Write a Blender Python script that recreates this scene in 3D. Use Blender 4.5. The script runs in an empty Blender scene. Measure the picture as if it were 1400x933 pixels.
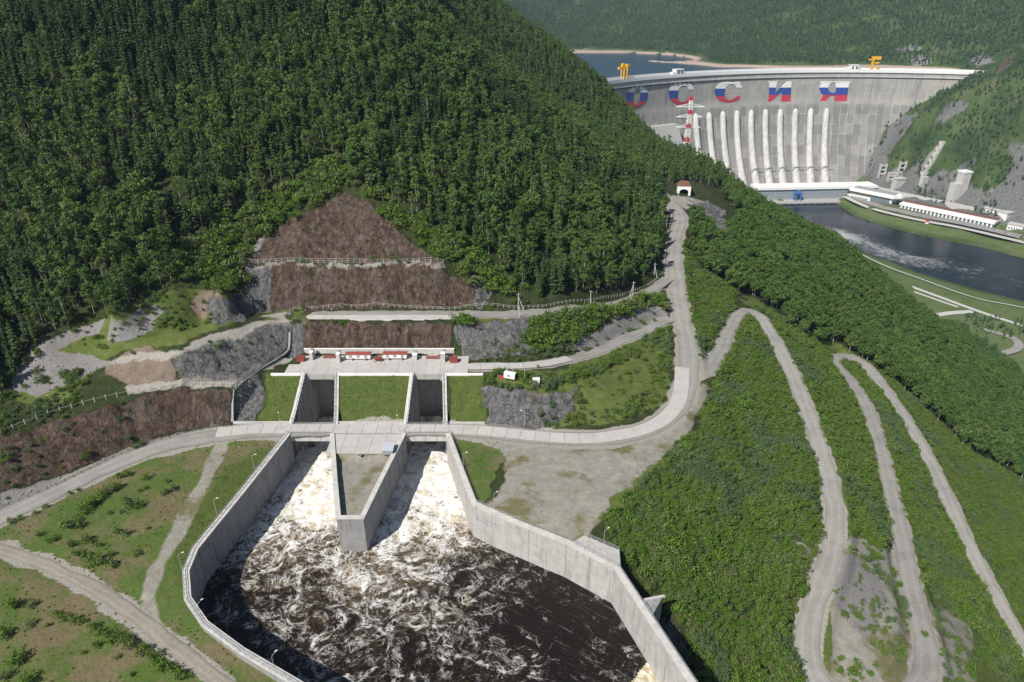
import bpy, math, random
import numpy as np
from mathutils import Vector

random.seed(7)
RNG = np.random.default_rng(11)
S = bpy.context.scene
COL = S.collection

# ------------------------------------------------------------------ camera, world, sun
CAM_Z, PITCH, FPX = 135.0, math.radians(27.0), 933.33
SP, CP = math.sin(PITCH), math.cos(PITCH)
cam_d = bpy.data.cameras.new('camera')
cam_d.sensor_width = 36.0
cam_d.lens = 24.0
cam_d.clip_start = 1.0
cam_d.clip_end = 20000.0
cam = bpy.data.objects.new('camera', cam_d)
COL.objects.link(cam)
cam.location = (0, 0, CAM_Z)
cam.rotation_euler = (math.radians(90) - PITCH, 0, 0)
S.camera = cam

SUN_EL, SUN_AZ_FROM = math.radians(46), (-0.665, -0.747)      # the sun stands behind the camera to the left
w = bpy.data.worlds.new('World')
S.world = w
w.use_nodes = True
nt = w.node_tree
bg = nt.nodes['Background']
sky = nt.nodes.new('ShaderNodeTexSky')
sky.sky_type = 'NISHITA'
sky.sun_disc = False
sky.sun_elevation = SUN_EL
sky.sun_rotation = math.atan2(SUN_AZ_FROM[0], SUN_AZ_FROM[1])
sky.air_density = 1.0
sky.dust_density = 0.6
nt.links.new(sky.outputs[0], bg.inputs[0])
bg.inputs[1].default_value = 0.060
sun_d = bpy.data.lights.new('sun', 'SUN')
sun_d.energy = 5.0
sun_d.angle = math.radians(0.5)
sun_d.color = (1.0, 0.95, 0.87)
sun = bpy.data.objects.new('sun', sun_d)
COL.objects.link(sun)
_d = Vector((-SUN_AZ_FROM[0] * math.cos(SUN_EL), -SUN_AZ_FROM[1] * math.cos(SUN_EL), -math.sin(SUN_EL)))
sun.rotation_euler = _d.to_track_quat('-Z', 'Y').to_euler()
S.view_settings.view_transform = 'Standard'
S.view_settings.look = 'None'
S.view_settings.gamma = 1.0
S.view_settings.exposure = 0.32
S.cycles.max_bounces = 5
S.cycles.diffuse_bounces = 2
S.cycles.glossy_bounces = 2
S.cycles.transmission_bounces = 2
S.cycles.volume_bounces = 0
S.cycles.transparent_max_bounces = 4

# ------------------------------------------------------------------ survey: sight lines to world points
def ray_dir(u, v):
    a = (np.asarray(u, float) - 700.0) / FPX
    b = (466.5 - np.asarray(v, float)) / FPX
    return a, CP + b * SP, -SP + b * CP

def P(u, v, z):
    """point at height z on the sight line"""
    a, yy, zz = ray_dir(u, v)
    t = (z - CAM_Z) / zz
    return (float(a * t), float(yy * t), float(z))

def PY(u, v, Y):
    """point at distance Y on the sight line"""
    a, yy, zz = ray_dir(u, v)
    t = Y / yy
    return (float(a * t), float(Y), float(CAM_Z + zz * t))

def project(x, y, z):
    d = y * CP - (z - CAM_Z) * SP
    up = y * SP + (z - CAM_Z) * CP
    d = np.where(d > 1, d, 1e9)
    return 700 + FPX * x / d, 466.5 - FPX * up / d, d

# ------------------------------------------------------------------ noise in numpy
def _hash(ix, iy, seed):
    n = (ix.astype(np.int64) * 374761393 + iy.astype(np.int64) * 668265263 + seed * 982451653) & 0xffffffff
    n = ((n ^ (n >> 13)) * 1274126177) & 0xffffffff
    n = (n ^ (n >> 16)) & 0xffffffff
    return n / 4294967295.0

def vnoise(x, y, seed=0):
    ix, iy = np.floor(x), np.floor(y)
    fx, fy = x - ix, y - iy
    fx = fx * fx * (3 - 2 * fx)
    fy = fy * fy * (3 - 2 * fy)
    a = _hash(ix, iy, seed); b = _hash(ix + 1, iy, seed)
    c = _hash(ix, iy + 1, seed); d = _hash(ix + 1, iy + 1, seed)
    return (a + (b - a) * fx) * (1 - fy) + (c + (d - c) * fx) * fy

def fbm(x, y, seed=0, octv=4):
    s, amp, tot = 0, 1.0, 0
    for o in range(octv):
        s = s + amp * vnoise(x * 2 ** o, y * 2 ** o, seed + o * 17)
        tot += amp
        amp *= 0.5
    return s / tot * 2 - 1

def in_poly(px, py, poly):
    poly = np.asarray(poly, float)
    inside = np.zeros(np.shape(px), bool)
    n = len(poly)
    for i in range(n):
        x0, y0 = poly[i][:2]
        x1, y1 = poly[(i + 1) % n][:2]
        if y0 == y1:
            continue
        c = ((y0 > py) != (y1 > py)) & (px < (x1 - x0) * (py - y0) / (y1 - y0) + x0)
        inside ^= c
    return inside

def seg_dist(px, py, line, closed=False):
    """distance to a polyline and the arc position (segment index + t)"""
    line = np.asarray(line, float)
    best = np.full(np.shape(px), 1e9)
    pos = np.zeros(np.shape(px))
    n = len(line) - (0 if closed else 1)
    for i in range(n):
        x0, y0 = line[i][:2]
        x1, y1 = line[(i + 1) % len(line)][:2]
        dx, dy = x1 - x0, y1 - y0
        L = dx * dx + dy * dy + 1e-12
        t = np.clip(((px - x0) * dx + (py - y0) * dy) / L, 0, 1)
        d = np.hypot(px - x0 - t * dx, py - y0 - t * dy)
        m = d < best
        best = np.where(m, d, best)
        pos = np.where(m, i + t, pos)
    return best, pos

def catmull(pts, step):
    p = np.asarray(pts, float)
    p = np.vstack([2 * p[0] - p[1], p, 2 * p[-1] - p[-2]])
    out = []
    for i in range(1, len(p) - 2):
        n = max(2, int(np.linalg.norm(p[i + 1] - p[i]) / step))
        for k in range(n):
            t = k / n
            out.append(0.5 * (2 * p[i] + (p[i + 1] - p[i - 1]) * t + (2 * p[i - 1] - 5 * p[i] + 4 * p[i + 1] - p[i + 2]) * t * t
                              + (3 * p[i] - p[i - 1] - 3 * p[i + 1] + p[i + 2]) * t ** 3))
    out.append(p[-2])
    return np.array(out)

def resample(pts, step):
    p = np.asarray(pts, float)
    d = np.r_[0, np.cumsum(np.linalg.norm(np.diff(p, axis=0), axis=1))]
    n = max(1, int(round(d[-1] / step)))
    s = np.linspace(0, d[-1], n + 1)
    return np.stack([np.interp(s, d, p[:, k]) for k in range(p.shape[1])], 1)

# ------------------------------------------------------------------ object helpers
def link(name, me, mats=(), parent=None, loc=None):
    o = bpy.data.objects.new(name, me)
    COL.objects.link(o)
    for m in mats:
        if me is not None:
            me.materials.append(m)
    if parent is not None:
        o.parent = parent
    if loc is not None:
        o.location = loc
    return o

def tag(o, label=None, cat=None, group=None, kind=None):
    if label: o['label'] = label
    if cat: o['category'] = cat
    if group: o['group'] = group
    if kind: o['kind'] = kind
    return o

def thing(name, label, cat, loc=(0, 0, 0), rotz=0.0, group=None):
    o = bpy.data.objects.new(name, None)
    COL.objects.link(o)
    o.location = loc
    o.rotation_euler = (0, 0, rotz)
    o.empty_display_size = 0.5
    return tag(o, label, cat, group)

def copy_tree(o, parent=None):
    c = o.copy()
    COL.objects.link(c)
    if parent is not None:
        c.parent = parent
    for ch in list(o.children):
        copy_tree(ch, c)
    return c

class MB:
    """collects simple solids into one mesh"""
    def __init__(s):
        s.v, s.f, s.mi = [], [], []
    def add(s, verts, faces, mi=0):
        o = len(s.v)
        s.v += [tuple(map(float, q)) for q in verts]
        s.f += [tuple(i + o for i in f) for f in faces]
        s.mi += [mi] * len(faces)
        return s
    def box(s, c, d, rz=0.0, mi=0):
        x, y, z = d[0] / 2, d[1] / 2, d[2] / 2
        cs, sn = math.cos(rz), math.sin(rz)
        vs = []
        for sz in (-z, z):
            for sx, sy in ((-x, -y), (x, -y), (x, y), (-x, y)):
                vs.append((c[0] + sx * cs - sy * sn, c[1] + sx * sn + sy * cs, c[2] + sz))
        return s.add(vs, [(3, 2, 1, 0), (4, 5, 6, 7), (0, 1, 5, 4), (1, 2, 6, 5), (2, 3, 7, 6), (3, 0, 4, 7)], mi)
    def prism(s, poly, z0, z1, mi=0):
        """vertical prism; z0/z1 a number or a list per corner"""
        n = len(poly)
        a = 0.5 * sum(poly[i][0] * poly[(i + 1) % n][1] - poly[(i + 1) % n][0] * poly[i][1] for i in range(n))
        idx = list(range(n)) if a > 0 else list(range(n))[::-1]
        g = lambda z, i: z[i] if hasattr(z, '__len__') else z
        vs = [(poly[i][0], poly[i][1], g(z0, i)) for i in idx] + [(poly[i][0], poly[i][1], g(z1, i)) for i in idx]
        fs = [tuple(range(n))[::-1], tuple(range(n, 2 * n))] + [(i, (i + 1) % n, n + (i + 1) % n, n + i) for i in range(n)]
        return s.add(vs, fs, mi)
    def bar(s, a, b, w, h=None, mi=0):
        a, b = Vector(a), Vector(b)
        h = h or w
        d = (b - a)
        if d.length < 1e-6:
            return s
        d.normalize()
        up = Vector((0, 0, 1)) if abs(d.z) < 0.95 else Vector((0, 1, 0))
        r = d.cross(up).normalized() * w / 2
        q = r.cross(d).normalized() * h / 2
        vs = [a - r - q, a + r - q, a + r + q, a - r + q, b - r - q, b + r - q, b + r + q, b - r + q]
        return s.add(vs, [(0, 1, 2, 3), (7, 6, 5, 4), (4, 5, 1, 0), (5, 6, 2, 1), (6, 7, 3, 2), (7, 4, 0, 3)], mi)
    def tube(s, a, b, r0, r1=None, n=8, mi=0):
        a, b = Vector(a), Vector(b)
        r1 = r0 if r1 is None else r1
        d = (b - a).normalized()
        up = Vector((0, 0, 1)) if abs(d.z) < 0.95 else Vector((0, 1, 0))
        x = d.cross(up).normalized()
        y = x.cross(d).normalized()
        vs = []
        for c, r in ((a, r0), (b, r1)):
            for k in range(n):
                t = 2 * math.pi * k / n
                vs.append(c + x * (r * math.cos(t)) + y * (r * math.sin(t)))
        fs = [(k, (k + 1) % n, n + (k + 1) % n, n + k) for k in range(n)] + [tuple(range(n))[::-1], tuple(range(n, 2 * n))]
        return s.add(vs, fs, mi)
    def grid(s, rows, mi=0):
        rows = [list(r) for r in rows]
        n, m = len(rows), len(rows[0])
        return s.add([p for r in rows for p in r],
                     [(i * m + j, i * m + j + 1, (i + 1) * m + j + 1, (i + 1) * m + j) for i in range(n - 1) for j in range(m - 1)], mi)
    def build(s, name, mats, parent=None, loc=None, smooth=False):
        me = bpy.data.meshes.new(name)
        me.from_pydata(s.v, [], s.f)
        if not isinstance(mats, (list, tuple)):
            mats = [mats]
        me.polygons.foreach_set('material_index', s.mi)
        if smooth:
            me.polygons.foreach_set('use_smooth', [True] * len(s.f))
        me.update()
        return link(name, me, mats, parent, loc)

def np_mesh(name, verts, faces):
    """fast mesh of quads or triangles from arrays"""
    me = bpy.data.meshes.new(name)
    verts = np.asarray(verts, np.float32)
    faces = np.asarray(faces, np.int32)
    k = faces.shape[1]
    me.vertices.add(len(verts)); me.vertices.foreach_set('co', verts.ravel())
    me.loops.add(faces.size); me.loops.foreach_set('vertex_index', faces.ravel())
    me.polygons.add(len(faces))
    me.polygons.foreach_set('loop_start', np.arange(0, faces.size, k, dtype=np.int32))
    me.polygons.foreach_set('loop_total', np.full(len(faces), k, np.int32))
    me.update(calc_edges=True)
    return me

def set_attr(me, name, vals):
    a = me.attributes.new(name, 'FLOAT', 'POINT')
    a.data.foreach_set('value', np.asarray(vals, np.float32))

# ------------------------------------------------------------------ materials
class NT:
    """small node-graph helper"""
    def __init__(s, name):
        s.m = bpy.data.materials.new(name)
        s.m.use_nodes = True
        s.t = s.m.node_tree
        s.b = s.t.nodes['Principled BSDF']
        s.out = s.t.nodes['Material Output']
        s.b.inputs['Specular IOR Level'].default_value = 0.3
        s._pos = None
    def n(s, typ, **kw):
        x = s.t.nodes.new(typ)
        for k, v in kw.items():
            setattr(x, k, v)
        return x
    def l(s, a, b):
        s.t.links.new(a, b)
    def pos(s):
        if s._pos is None:
            s._pos = s.n('ShaderNodeNewGeometry').outputs['Position']
        return s._pos
    def mapping(s, scale=(1, 1, 1), vec=None):
        m = s.n('ShaderNodeVectorMath', operation='MULTIPLY')
        s.l(vec or s.pos(), m.inputs[0])
        m.inputs[1].default_value = scale
        return m.outputs[0]
    def noise(s, scale, detail=4, rough=0.55, stretch=None, dist=0.0, vec=None):
        x = s.n('ShaderNodeTexNoise')
        x.inputs['Scale'].default_value = scale
        x.inputs['Detail'].default_value = detail
        x.inputs['Roughness'].default_value = rough
        x.inputs['Distortion'].default_value = dist
        s.l(s.mapping(stretch, vec) if stretch else (vec or s.pos()), x.inputs['Vector'])
        return x.outputs['Fac']
    def voro(s, scale, stretch=None, feature='F1', out='Distance'):
        x = s.n('ShaderNodeTexVoronoi', feature=feature)
        x.inputs['Scale'].default_value = scale
        s.l(s.mapping(stretch) if stretch else s.pos(), x.inputs['Vector'])
        return x.outputs[out]
    def ramp(s, fac, stops, mode='LINEAR'):
        r = s.n('ShaderNodeValToRGB')
        r.color_ramp.interpolation = mode
        e = r.color_ramp.elements
        while len(e) < len(stops):
            e.new(0.5)
        for q, (p, c) in zip(e, stops):
            q.position = p
            q.color = (*c, 1) if hasattr(c, '__len__') else (c, c, c, 1)
        s.l(fac, r.inputs[0])
        return r.outputs[0]
    def mix(s, fac, a, b, mode='MIX'):
        x = s.n('ShaderNodeMix', data_type='RGBA', blend_type=mode)
        for v, i in ((fac, 0), (a, 6), (b, 7)):
            if hasattr(v, 'is_linked'):
                s.l(v, x.inputs[i])
            elif hasattr(v, '__len__'):
                x.inputs[i].default_value = (*v, 1)
            else:
                x.inputs[i].default_value = v
        return x.outputs[2]
    def math(s, op, a, b=0.0, clamp=False):
        x = s.n('ShaderNodeMath', operation=op, use_clamp=clamp)
        for v, i in ((a, 0), (b, 1)):
            if hasattr(v, 'is_linked'):
                s.l(v, x.inputs[i])
            else:
                x.inputs[i].default_value = v
        return x.outputs[0]
    def attr(s, name):
        a = s.n('ShaderNodeAttribute', attribute_name=name)
        return a.outputs['Fac']
    def step(s, x, lo, hi):
        r = s.n('ShaderNodeMapRange', interpolation_type='SMOOTHSTEP')
        s.l(x, r.inputs[0])
        r.inputs[1].default_value = lo
        r.inputs[2].default_value = hi
        return r.outputs[0]
    def bump(s, h, strength=0.5, dist=0.3):
        x = s.n('ShaderNodeBump')
        x.inputs['Strength'].default_value = strength
        x.inputs['Distance'].default_value = dist
        s.l(h, x.inputs['Height'])
        s.l(x.outputs[0], s.b.inputs['Normal'])
    def col(s, c):
        if hasattr(c, 'is_linked'):
            s.l(c, s.b.inputs['Base Color'])
        else:
            s.b.inputs['Base Color'].default_value = (*c, 1)
    def rough(s, r):
        s.b.inputs['Roughness'].default_value = r

def mat_plain(name, c, rough=0.6, var=0.18, scale=0.6, metal=0.0, bump=0.0, streak=False):
    g = NT(name)
    n = g.noise(scale, 5, 0.65)
    lo = tuple(x * (1 - var) for x in c)
    hi = tuple(min(1, x * (1 + var)) for x in c)
    cc = g.ramp(n, [(0.3, lo), (0.7, hi)])
    if streak:
        n2 = g.noise(0.9, 4, 0.6, stretch=(1, 1, 0.08))
        cc = g.mix(g.math('MULTIPLY', g.step(n2, 0.5, 0.75), 0.55), cc, tuple(x * 0.5 for x in c))
    g.col(cc)
    g.rough(rough)
    g.b.inputs['Metallic'].default_value = metal
    if bump:
        g.bump(g.noise(scale * 6, 4, 0.6), bump, 0.1)
    return g.m

# ------------------------------------------------------------------ terrain control points
CP_ = []
def cz(*pts):
    for u, v, z in pts:
        CP_.append(P(u, v, z))
def cy(*pts):
    for u, v, Y in pts:
        CP_.append(PY(u, v, Y))
def line_z(pts, n=4):
    """densify a break line given as (u, v, z)"""
    q = [P(*p) for p in pts]
    for a, b in zip(q[:-1], q[1:]):
        for k in range(n):
            t = k / n
            CP_.append(tuple(a[i] + (b[i] - a[i]) * t for i in range(3)))
    CP_.append(q[-1])
def line_w(q, n=4):
    for a, b in zip(q[:-1], q[1:]):
        for k in range(n):
            t = k / n
            CP_.append(tuple(a[i] + (b[i] - a[i]) * t for i in range(3)))
    CP_.append(q[-1])

RIV, RES = -242.0, -24.0           # river and reservoir levels
# roads: (u, v, z) along the centre line
R_MAIN = [(-90, 752, 0), (-40, 728, 0), (0, 707, 0), (60, 680, 0), (130, 646, 0), (200, 617, 0), (260, 601, 0), (310, 594, 0), (360, 589.5, 0),
          (460, 587.5, 0), (550, 587.5, 0), (620, 588, 0), (680, 592, 0), (750, 599, 0), (820, 600, 0), (876, 590, 0), (912, 571, 0),
          (934, 545, 0), (941, 515, 0), (941, 480, 0.3), (934, 440, 1.2), (927, 400, 3), (922, 360, 5), (924, 325, 7), (930, 303, 8), (925, 288, 8.6), (912, 275, 9)]
R_PLAT = [(914, 437, 1.6), (880, 453, 3), (840, 471, 5.2), (800, 486, 7.2), (760, 496, 9), (700, 501, 10.6), (640, 502, 11)]
R_UP = [(916, 381, 4), (900, 391, 5), (870, 407, 8), (830, 418, 12), (780, 424, 16.5), (720, 429, 20), (650, 430, 22), (560, 430, 22), (430, 430, 22)]
R_ZIG = [(945, 517, 0), (966, 507, -1), (984, 482, -3), (997, 452, -5.5), (1007, 432, -7.2), (1020, 425, -8.3), (1036, 431, -9.3), (1057, 462, -11),
         (1078, 500, -12.8), (1100, 553, -15), (1120, 612, -17.5), (1134, 655, -19.5), (1142, 700, -21), (1139, 745, -22.7), (1126, 790, -24.5),
         (1110, 840, -26.5), (1103, 880, -28), (1112, 920, -29.5), (1138, 950, -31), (1185, 965, -32), (1232, 958, -33.5), (1262, 930, -35),
         (1267, 895, -36), (1258, 850, -37.5), (1245, 800, -39), (1235, 750, -40.5), (1222, 690, -42.5), (1205, 620, -45), (1189, 565, -47.5),
         (1166, 525, -50), (1145, 503, -52), (1139, 493, -53), (1146, 487, -54), (1164, 488, -55), (1187, 503, -56), (1213, 537, -58), (1245, 585, -60),
         (1275, 640, -63), (1299, 690, -65.5), (1325, 750, -68), (1352, 800, -71), (1385, 860, -74), (1425, 920, -77)]
for r in (R_MAIN, R_PLAT, R_UP):
    line_z(r, 2)
line_z(R_ZIG, 2)

PZ = 11.0
Y_B, Y_T, Y_BACK = 200.6, 216.8, 230.7       # bridge edge, platform edge, platform back wall
# foot and top of the green slopes, platform, brown face, upper bench
line_w([(-97, Y_B, 0), (-60, Y_B, 0), (-19, Y_B, 0)], 6)
line_w([(-84, Y_T, PZ), (-50, Y_T, PZ), (-15, Y_T, PZ)], 6)
line_w([(-79, Y_BACK, PZ), (-50, Y_BACK, PZ), (-22, Y_BACK, PZ)], 6)
line_w([(-79, Y_BACK + 1.2, PZ + 2), (-50, Y_BACK + 1.2, PZ + 2), (-22, Y_BACK + 1.2, PZ + 2)], 6)
line_z([(385, 441, 21.8), (417, 442, 21.8), (520, 443, 21.8), (617, 443, 21.8)], 5)
line_z([(640, 446, 21), (690, 446, 19.5), (745, 440, 17.5)], 3)
line_z([(632, 488, 11.2), (690, 488, 10.8), (740, 483, 9.8)], 3)
line_z([(356, 424, 22), (400, 422.5, 22), (500, 420.5, 22), (600, 418, 22), (648, 413, 22)], 5)
line_z([(334, 363, 37), (400, 362, 37), (500, 362, 37), (600, 363, 37)], 5)
cz((648, 385, 31.5), (665, 400, 25.5), (640, 374, 34))
line_w([PY(330, 355.5, 262), PY(420, 355.5, 263), PY(520, 356, 263), PY(606, 358, 262)], 4)
cy((470, 263, 287), (500, 269, 284.5), (440, 277, 282), (545, 313, 273.5), (385, 312, 274), (470, 310, 274.5))
cy((400, 285, 279), (340, 340, 265), (640, 372, 264), (600, 335, 271))
# main mountain, near flank
cy((0, 470, 213), (0, 380, 236), (0, 300, 258), (0, 150, 300), (0, 75, 330), (-90, 400, 225), (-90, 250, 262), (-90, 120, 300))
cy((150, 420, 222), (150, 300, 258), (150, 150, 312), (150, 0, 372), (80, 40, 345))
cy((300, 385, 240), (300, 250, 287), (300, 100, 345), (300, -60, 420))
cy((470, 200, 312), (470, 100, 352), (470, 0, 402), (470, -80, 450))
cy((545, 40, 415), (600, 330, 274), (600, 250, 308), (600, 150, 362), (600, 70, 425))
cy((700, 390, 265), (700, 300, 308), (700, 215, 370), (690, 140, 440))
cy((800, 408, 268), (800, 300, 335), (800, 220, 430), (760, 340, 305))
cy((860, 385, 312), (865, 340, 360), (860, 270, 440), (870, 215, 560))
cy((897, 330, 395), (893, 295, 440), (905, 240, 540))
# the farther flank behind the fold and its crest
cy((600, 30, 560), (530, 0, 520), (600, -30, 700), (690, 20, 880), (690, 90, 640), (760, 150, 640), (820, 190, 610))
cy((770, 80, 830), (826, 122, 745), (842, 146, 720), (860, 171, 690), (898, 203, 640), (945, 220, 610), (985, 240, 585), (1000, 263, 560), (1040, 288, 540))
cy((935, 244, 520), (960, 255, 505), (935, 228, 555))
CP_ += [(-60, 560, 150), (-200, 480, 170), (-330, 420, 165), (-300, 600, 230), (-100, 750, 180), (-60, 980, 150), (60, 1050, 60), (150, 950, -30), (230, 820, -90),
        (-150, 1250, 120), (40, 1330, 40), (100, 1450, 0), (260, 1000, -130), (320, 1120, -200), (350, 850, -160), (380, 1250, -238)]
# left cut bank: road toe, fence bench, ramp, gravel slope
line_z([(0, 690, 0), (60, 664, 0), (130, 632, 0), (200, 605, 0), (260, 590, 0), (312, 582, 0)], 3)
line_z([(-40, 610, 11), (0, 594, 11), (70, 573, 11.5), (150, 551, 12), (240, 533, 12.3), (316, 528, 12.3)], 4)
line_z([(168, 532, 13), (240, 526, 13), (300, 517, 12.5), (345, 501, 11.8), (392, 484, 11.3)], 3)
line_z([(165, 483, 21), (205, 479, 22), (245, 486, 21.5), (300, 468, 21.5), (350, 449, 22), (394, 443, 22)], 3)
line_z([(60, 548, 13), (40, 530, 15), (130, 505, 17)], 3)
cy((60, 470, 214), (20, 505, 206), (130, 438, 227), (200, 405, 236), (240, 396, 240), (285, 408, 243), (330, 398, 249), (200, 440, 228), (280, 445, 236), (330, 428, 245))
cz((150, 460, 24.5), (340, 434, 22.2), (388, 432, 22.1))
# rock knob left of the grass slope
cz((330, 540, 10.5), (352, 520, 11.2), (362, 512, 11), (322, 575, 1), (345, 578, 0))
# lower left field
cz((100, 700, -0.3), (200, 690, -0.4), (300, 640, -0.2), (200, 780, -0.8), (100, 830, -1.5), (0, 800, -1), (0, 900, -2), (200, 860, -1.4), (300, 900, -1.8),
   (245, 800, -0.9), (330, 888, -1.8), (400, 940, -2), (120, 930, -2.5), (-150, 850, -1), (-150, 700, 0), (380, 615, 0), (320, 690, -0.2))
# island hill between the main road and the platform road
line_z([(668, 586, 0), (760, 587, 0.2), (850, 577, 0.2), (902, 550, 0.3), (919, 505, 0.4), (916, 455, 1.2)], 3)
line_z([(666, 528, 9.8), (700, 533, 9.2), (745, 538, 8.2)], 3)
cz((700, 516, 10.5), (780, 508, 9), (850, 480, 5.8), (830, 540, 4.2), (870, 510, 3), (665, 512, 10.8), (790, 560, 3.2))
line_z([(670, 578, 0.6), (735, 581, 0.6)], 4)
# parking flat and the thicket slope
cz((650, 640, 0), (720, 640, 0), (800, 640, 0), (860, 625, 0), (720, 700, 0), (790, 700, -0.3), (835, 690, -0.8), (905, 590, -0.3), (955, 545, -0.6),
   (860, 730, -2.2), (900, 700, -3.6), (950, 700, -6), (1050, 700, -13), (950, 600, -3), (1000, 520, -6), (1050, 520, -10), (1050, 600, -12),
   (880, 780, -5), (930, 840, -9), (960, 930, -16), (1040, 850, -20), (1040, 930, -24), (900, 850, -12), (925, 900, -16))
# right flank down to the river terrace
cz((1400, 650, -108), (1400, 760, -92), (1300, 600, -76), (1200, 500, -60), (1250, 550, -66), (1100, 440, -27), (1040, 360, -16), (975, 330, 1), (960, 400, -3),
   (1000, 380, -10), (1160, 460, -52), (1340, 620, -90))
cz((1200, 450, -75), (1300, 530, -105), (1150, 400, -50), (1080, 350, -30))
line_z([(1075, 303, -31), (1112, 320, -42), (1150, 340, -55), (1200, 390, -84), (1300, 462, -127), (1400, 546, -165)], 2)
CP_ += [(275, 620, -110), (332, 615, -140), (372, 605, -170), (425, 590, -195), (470, 535, -210), (540, 440, -215), (420, 300, -190), (500, 250, -215), (400, 100, -175),
        (270, 720, -130), (340, 760, -200), (400, 720, -228), (440, 640, -228), (500, 590, -231)]
for u, v in ((1185, 368), (1260, 405), (1330, 445), (1395, 470), (1395, 540), (1300, 440), (1340, 500)):
    CP_.append(P(u, v, -231))
lb = [P(u, v, RIV) for u, v in ((1068, 277), (1115, 314), (1185, 361), (1260, 392), (1330, 417), (1382, 428), (1500, 452), (1700, 490))]
rb = [P(u, v, RIV) for u, v in ((1151, 278), (1186, 294), (1230, 306), (1267, 314), (1314, 323), (1396, 343), (1500, 372), (1700, 420))]
CP_ += [(x - 3, y - 3, -231.5) for x, y, z in lb]
CP_ += [(x + 3, y + 5, -232) for x, y, z in rb]
CP_ += [(0.5 * (a[0] + b[0]), 0.5 * (a[1] + b[1]), -255) for a, b in zip(lb, rb)]
line_z([(1196, 262, -226), (1240, 274, -226), (1300, 287, -226), (1345, 298, -226), (1400, 308, -226)], 2)
# right abutment and canyon side
cy((1318, 112, 1500), (1255, 157, 1482), (1208, 203, 1470), (1192, 240, 1465), (1205, 250, 1440))
cy((1335, 103, 1530), (1400, 88, 1450), (1400, 150, 1300), (1345, 210, 1310), (1400, 270, 1190), (1300, 255, 1335), (1250, 230, 1400), (1280, 170, 1420), (1340, 140, 1420))
CP_ += [(1150, 1100, -40), (1300, 900, -60), (1350, 1300, 80), (1000, 850, -215), (1300, 650, -120)]
# river bed at the foot of the dam, rock behind it
CP_ += [(450, 1350, -255), (520, 1400, -255), (600, 1440, -255), (680, 1460, -255), (760, 1450, -250), (560, 1480, -258), (640, 1510, -258), (720, 1515, -258), (480, 1440, -258), (400, 1400, -258),
        (640, 1560, -258), (740, 1550, -258), (540, 1540, -258), (440, 1480, -258), (340, 1420, -258), (800, 1500, -240), (820, 1440, -222), (750, 1400, -235), (700, 1400, -250), (300, 1400, -240), (500, 1330, -256), (540, 1330, -256), (590, 1350, -256), (630, 1345, -254), (470, 1300, -252), (520, 1290, -256)]
cy((1262, 150, 1545), (1225, 190, 1530), (1200, 235, 1500), (1180, 250, 1480), (1300, 122, 1552))
# reservoir and the far hills
cy((820, 72.5, 2190), (880, 72.5, 2180), (870, 88, 1880), (890, 82.5, 1950), (960, 92, 1800), (985, 95.5, 1745), (1050, 97, 1735), (1180, 96.5, 1735), (1300, 98, 1690))
cy((700, 60, 2330), (760, 30, 2800), (900, 40, 2500), (900, 65, 2230), (960, 70, 2060), (1000, 35, 2250), (1100, 40, 2100), (1100, 75, 1880), (1200, 50, 1960), (1200, 85, 1800),
   (1300, 50, 1800), (1300, 85, 1720), (1400, 50, 1650))
cy((760, -30, 3500), (900, -40, 3300), (1000, -50, 2900), (1150, -50, 2600), (1300, -50, 2300), (1420, -50, 2050))
CP_ += [(250, 1750, -60), (100, 1650, -10), (0, 1900, 40), (350, 1690, -70), (550, 1700, -70), (640, 1660, -60), (750, 1650, -60), (420, 2020, -50), (250, 2050, -60), (850, 1650, -50)]
CP_ += [(-600, 100, 70), (-450, 250, 110), (-600, 600, 260), (-500, 1100, 260), (-1800, 600, 320), (-1800, 2500, 420), (-500, 2600, 330), (-500, 4800, 500), (1500, 4800, 520), (3900, 4800, 520),
        (3900, 2500, 400), (2200, 1800, 260), (2000, 1000, 160), (3900, 800, 300), (-1800, -400, 150), (-400, -300, 20), (-250, 0, 0), (0, -350, -120), (300, -350, -200),
        (700, -300, -235), (1300, -300, -200), (3900, -400, 200), (-100, 60, -6), (0, 40, -40), (60, 40, -45), (900, 300, -238), (700, 300, -236), (1000, 500, -238),
        (60, 20, -40), (140, 60, -60), (260, 120, -120), (1500, 200, -120)]

cp = np.array(CP_)
# drop near-duplicates
keep = []
cells = {}
for i, (x, y, z) in enumerate(cp):
    k = (round(x / 1.2), round(y / 1.2))
    if k not in cells:
        cells[k] = i
        keep.append(i)
cp = cp[keep]
NC = len(cp)
SC = 100.0
A = np.hypot(cp[:, None, 0] - cp[None, :, 0], cp[:, None, 1] - cp[None, :, 1]) / SC
Pm = np.c_[np.ones(NC), cp[:, 0] / SC, cp[:, 1] / SC]
M = np.zeros((NC + 3, NC + 3))
M[:NC, :NC] = A - np.eye(NC) * 0.002
M[:NC, NC:] = Pm
M[NC:, :NC] = Pm.T
sol = np.linalg.solve(M, np.r_[cp[:, 2], 0, 0, 0])

def rbf(x, y):
    sh = np.shape(x)
    x, y = np.ravel(x), np.ravel(y)
    out = np.empty(len(x))
    for i in range(0, len(x), 20000):
        xs, ys = x[i:i + 20000, None], y[i:i + 20000, None]
        d = np.sqrt((xs - cp[None, :, 0]) ** 2 + (ys - cp[None, :, 1]) ** 2) / SC
        out[i:i + 20000] = d @ sol[:NC] + sol[NC] + sol[NC + 1] * xs[:, 0] / SC + sol[NC + 2] * ys[:, 0] / SC
    return out.reshape(sh)

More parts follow.
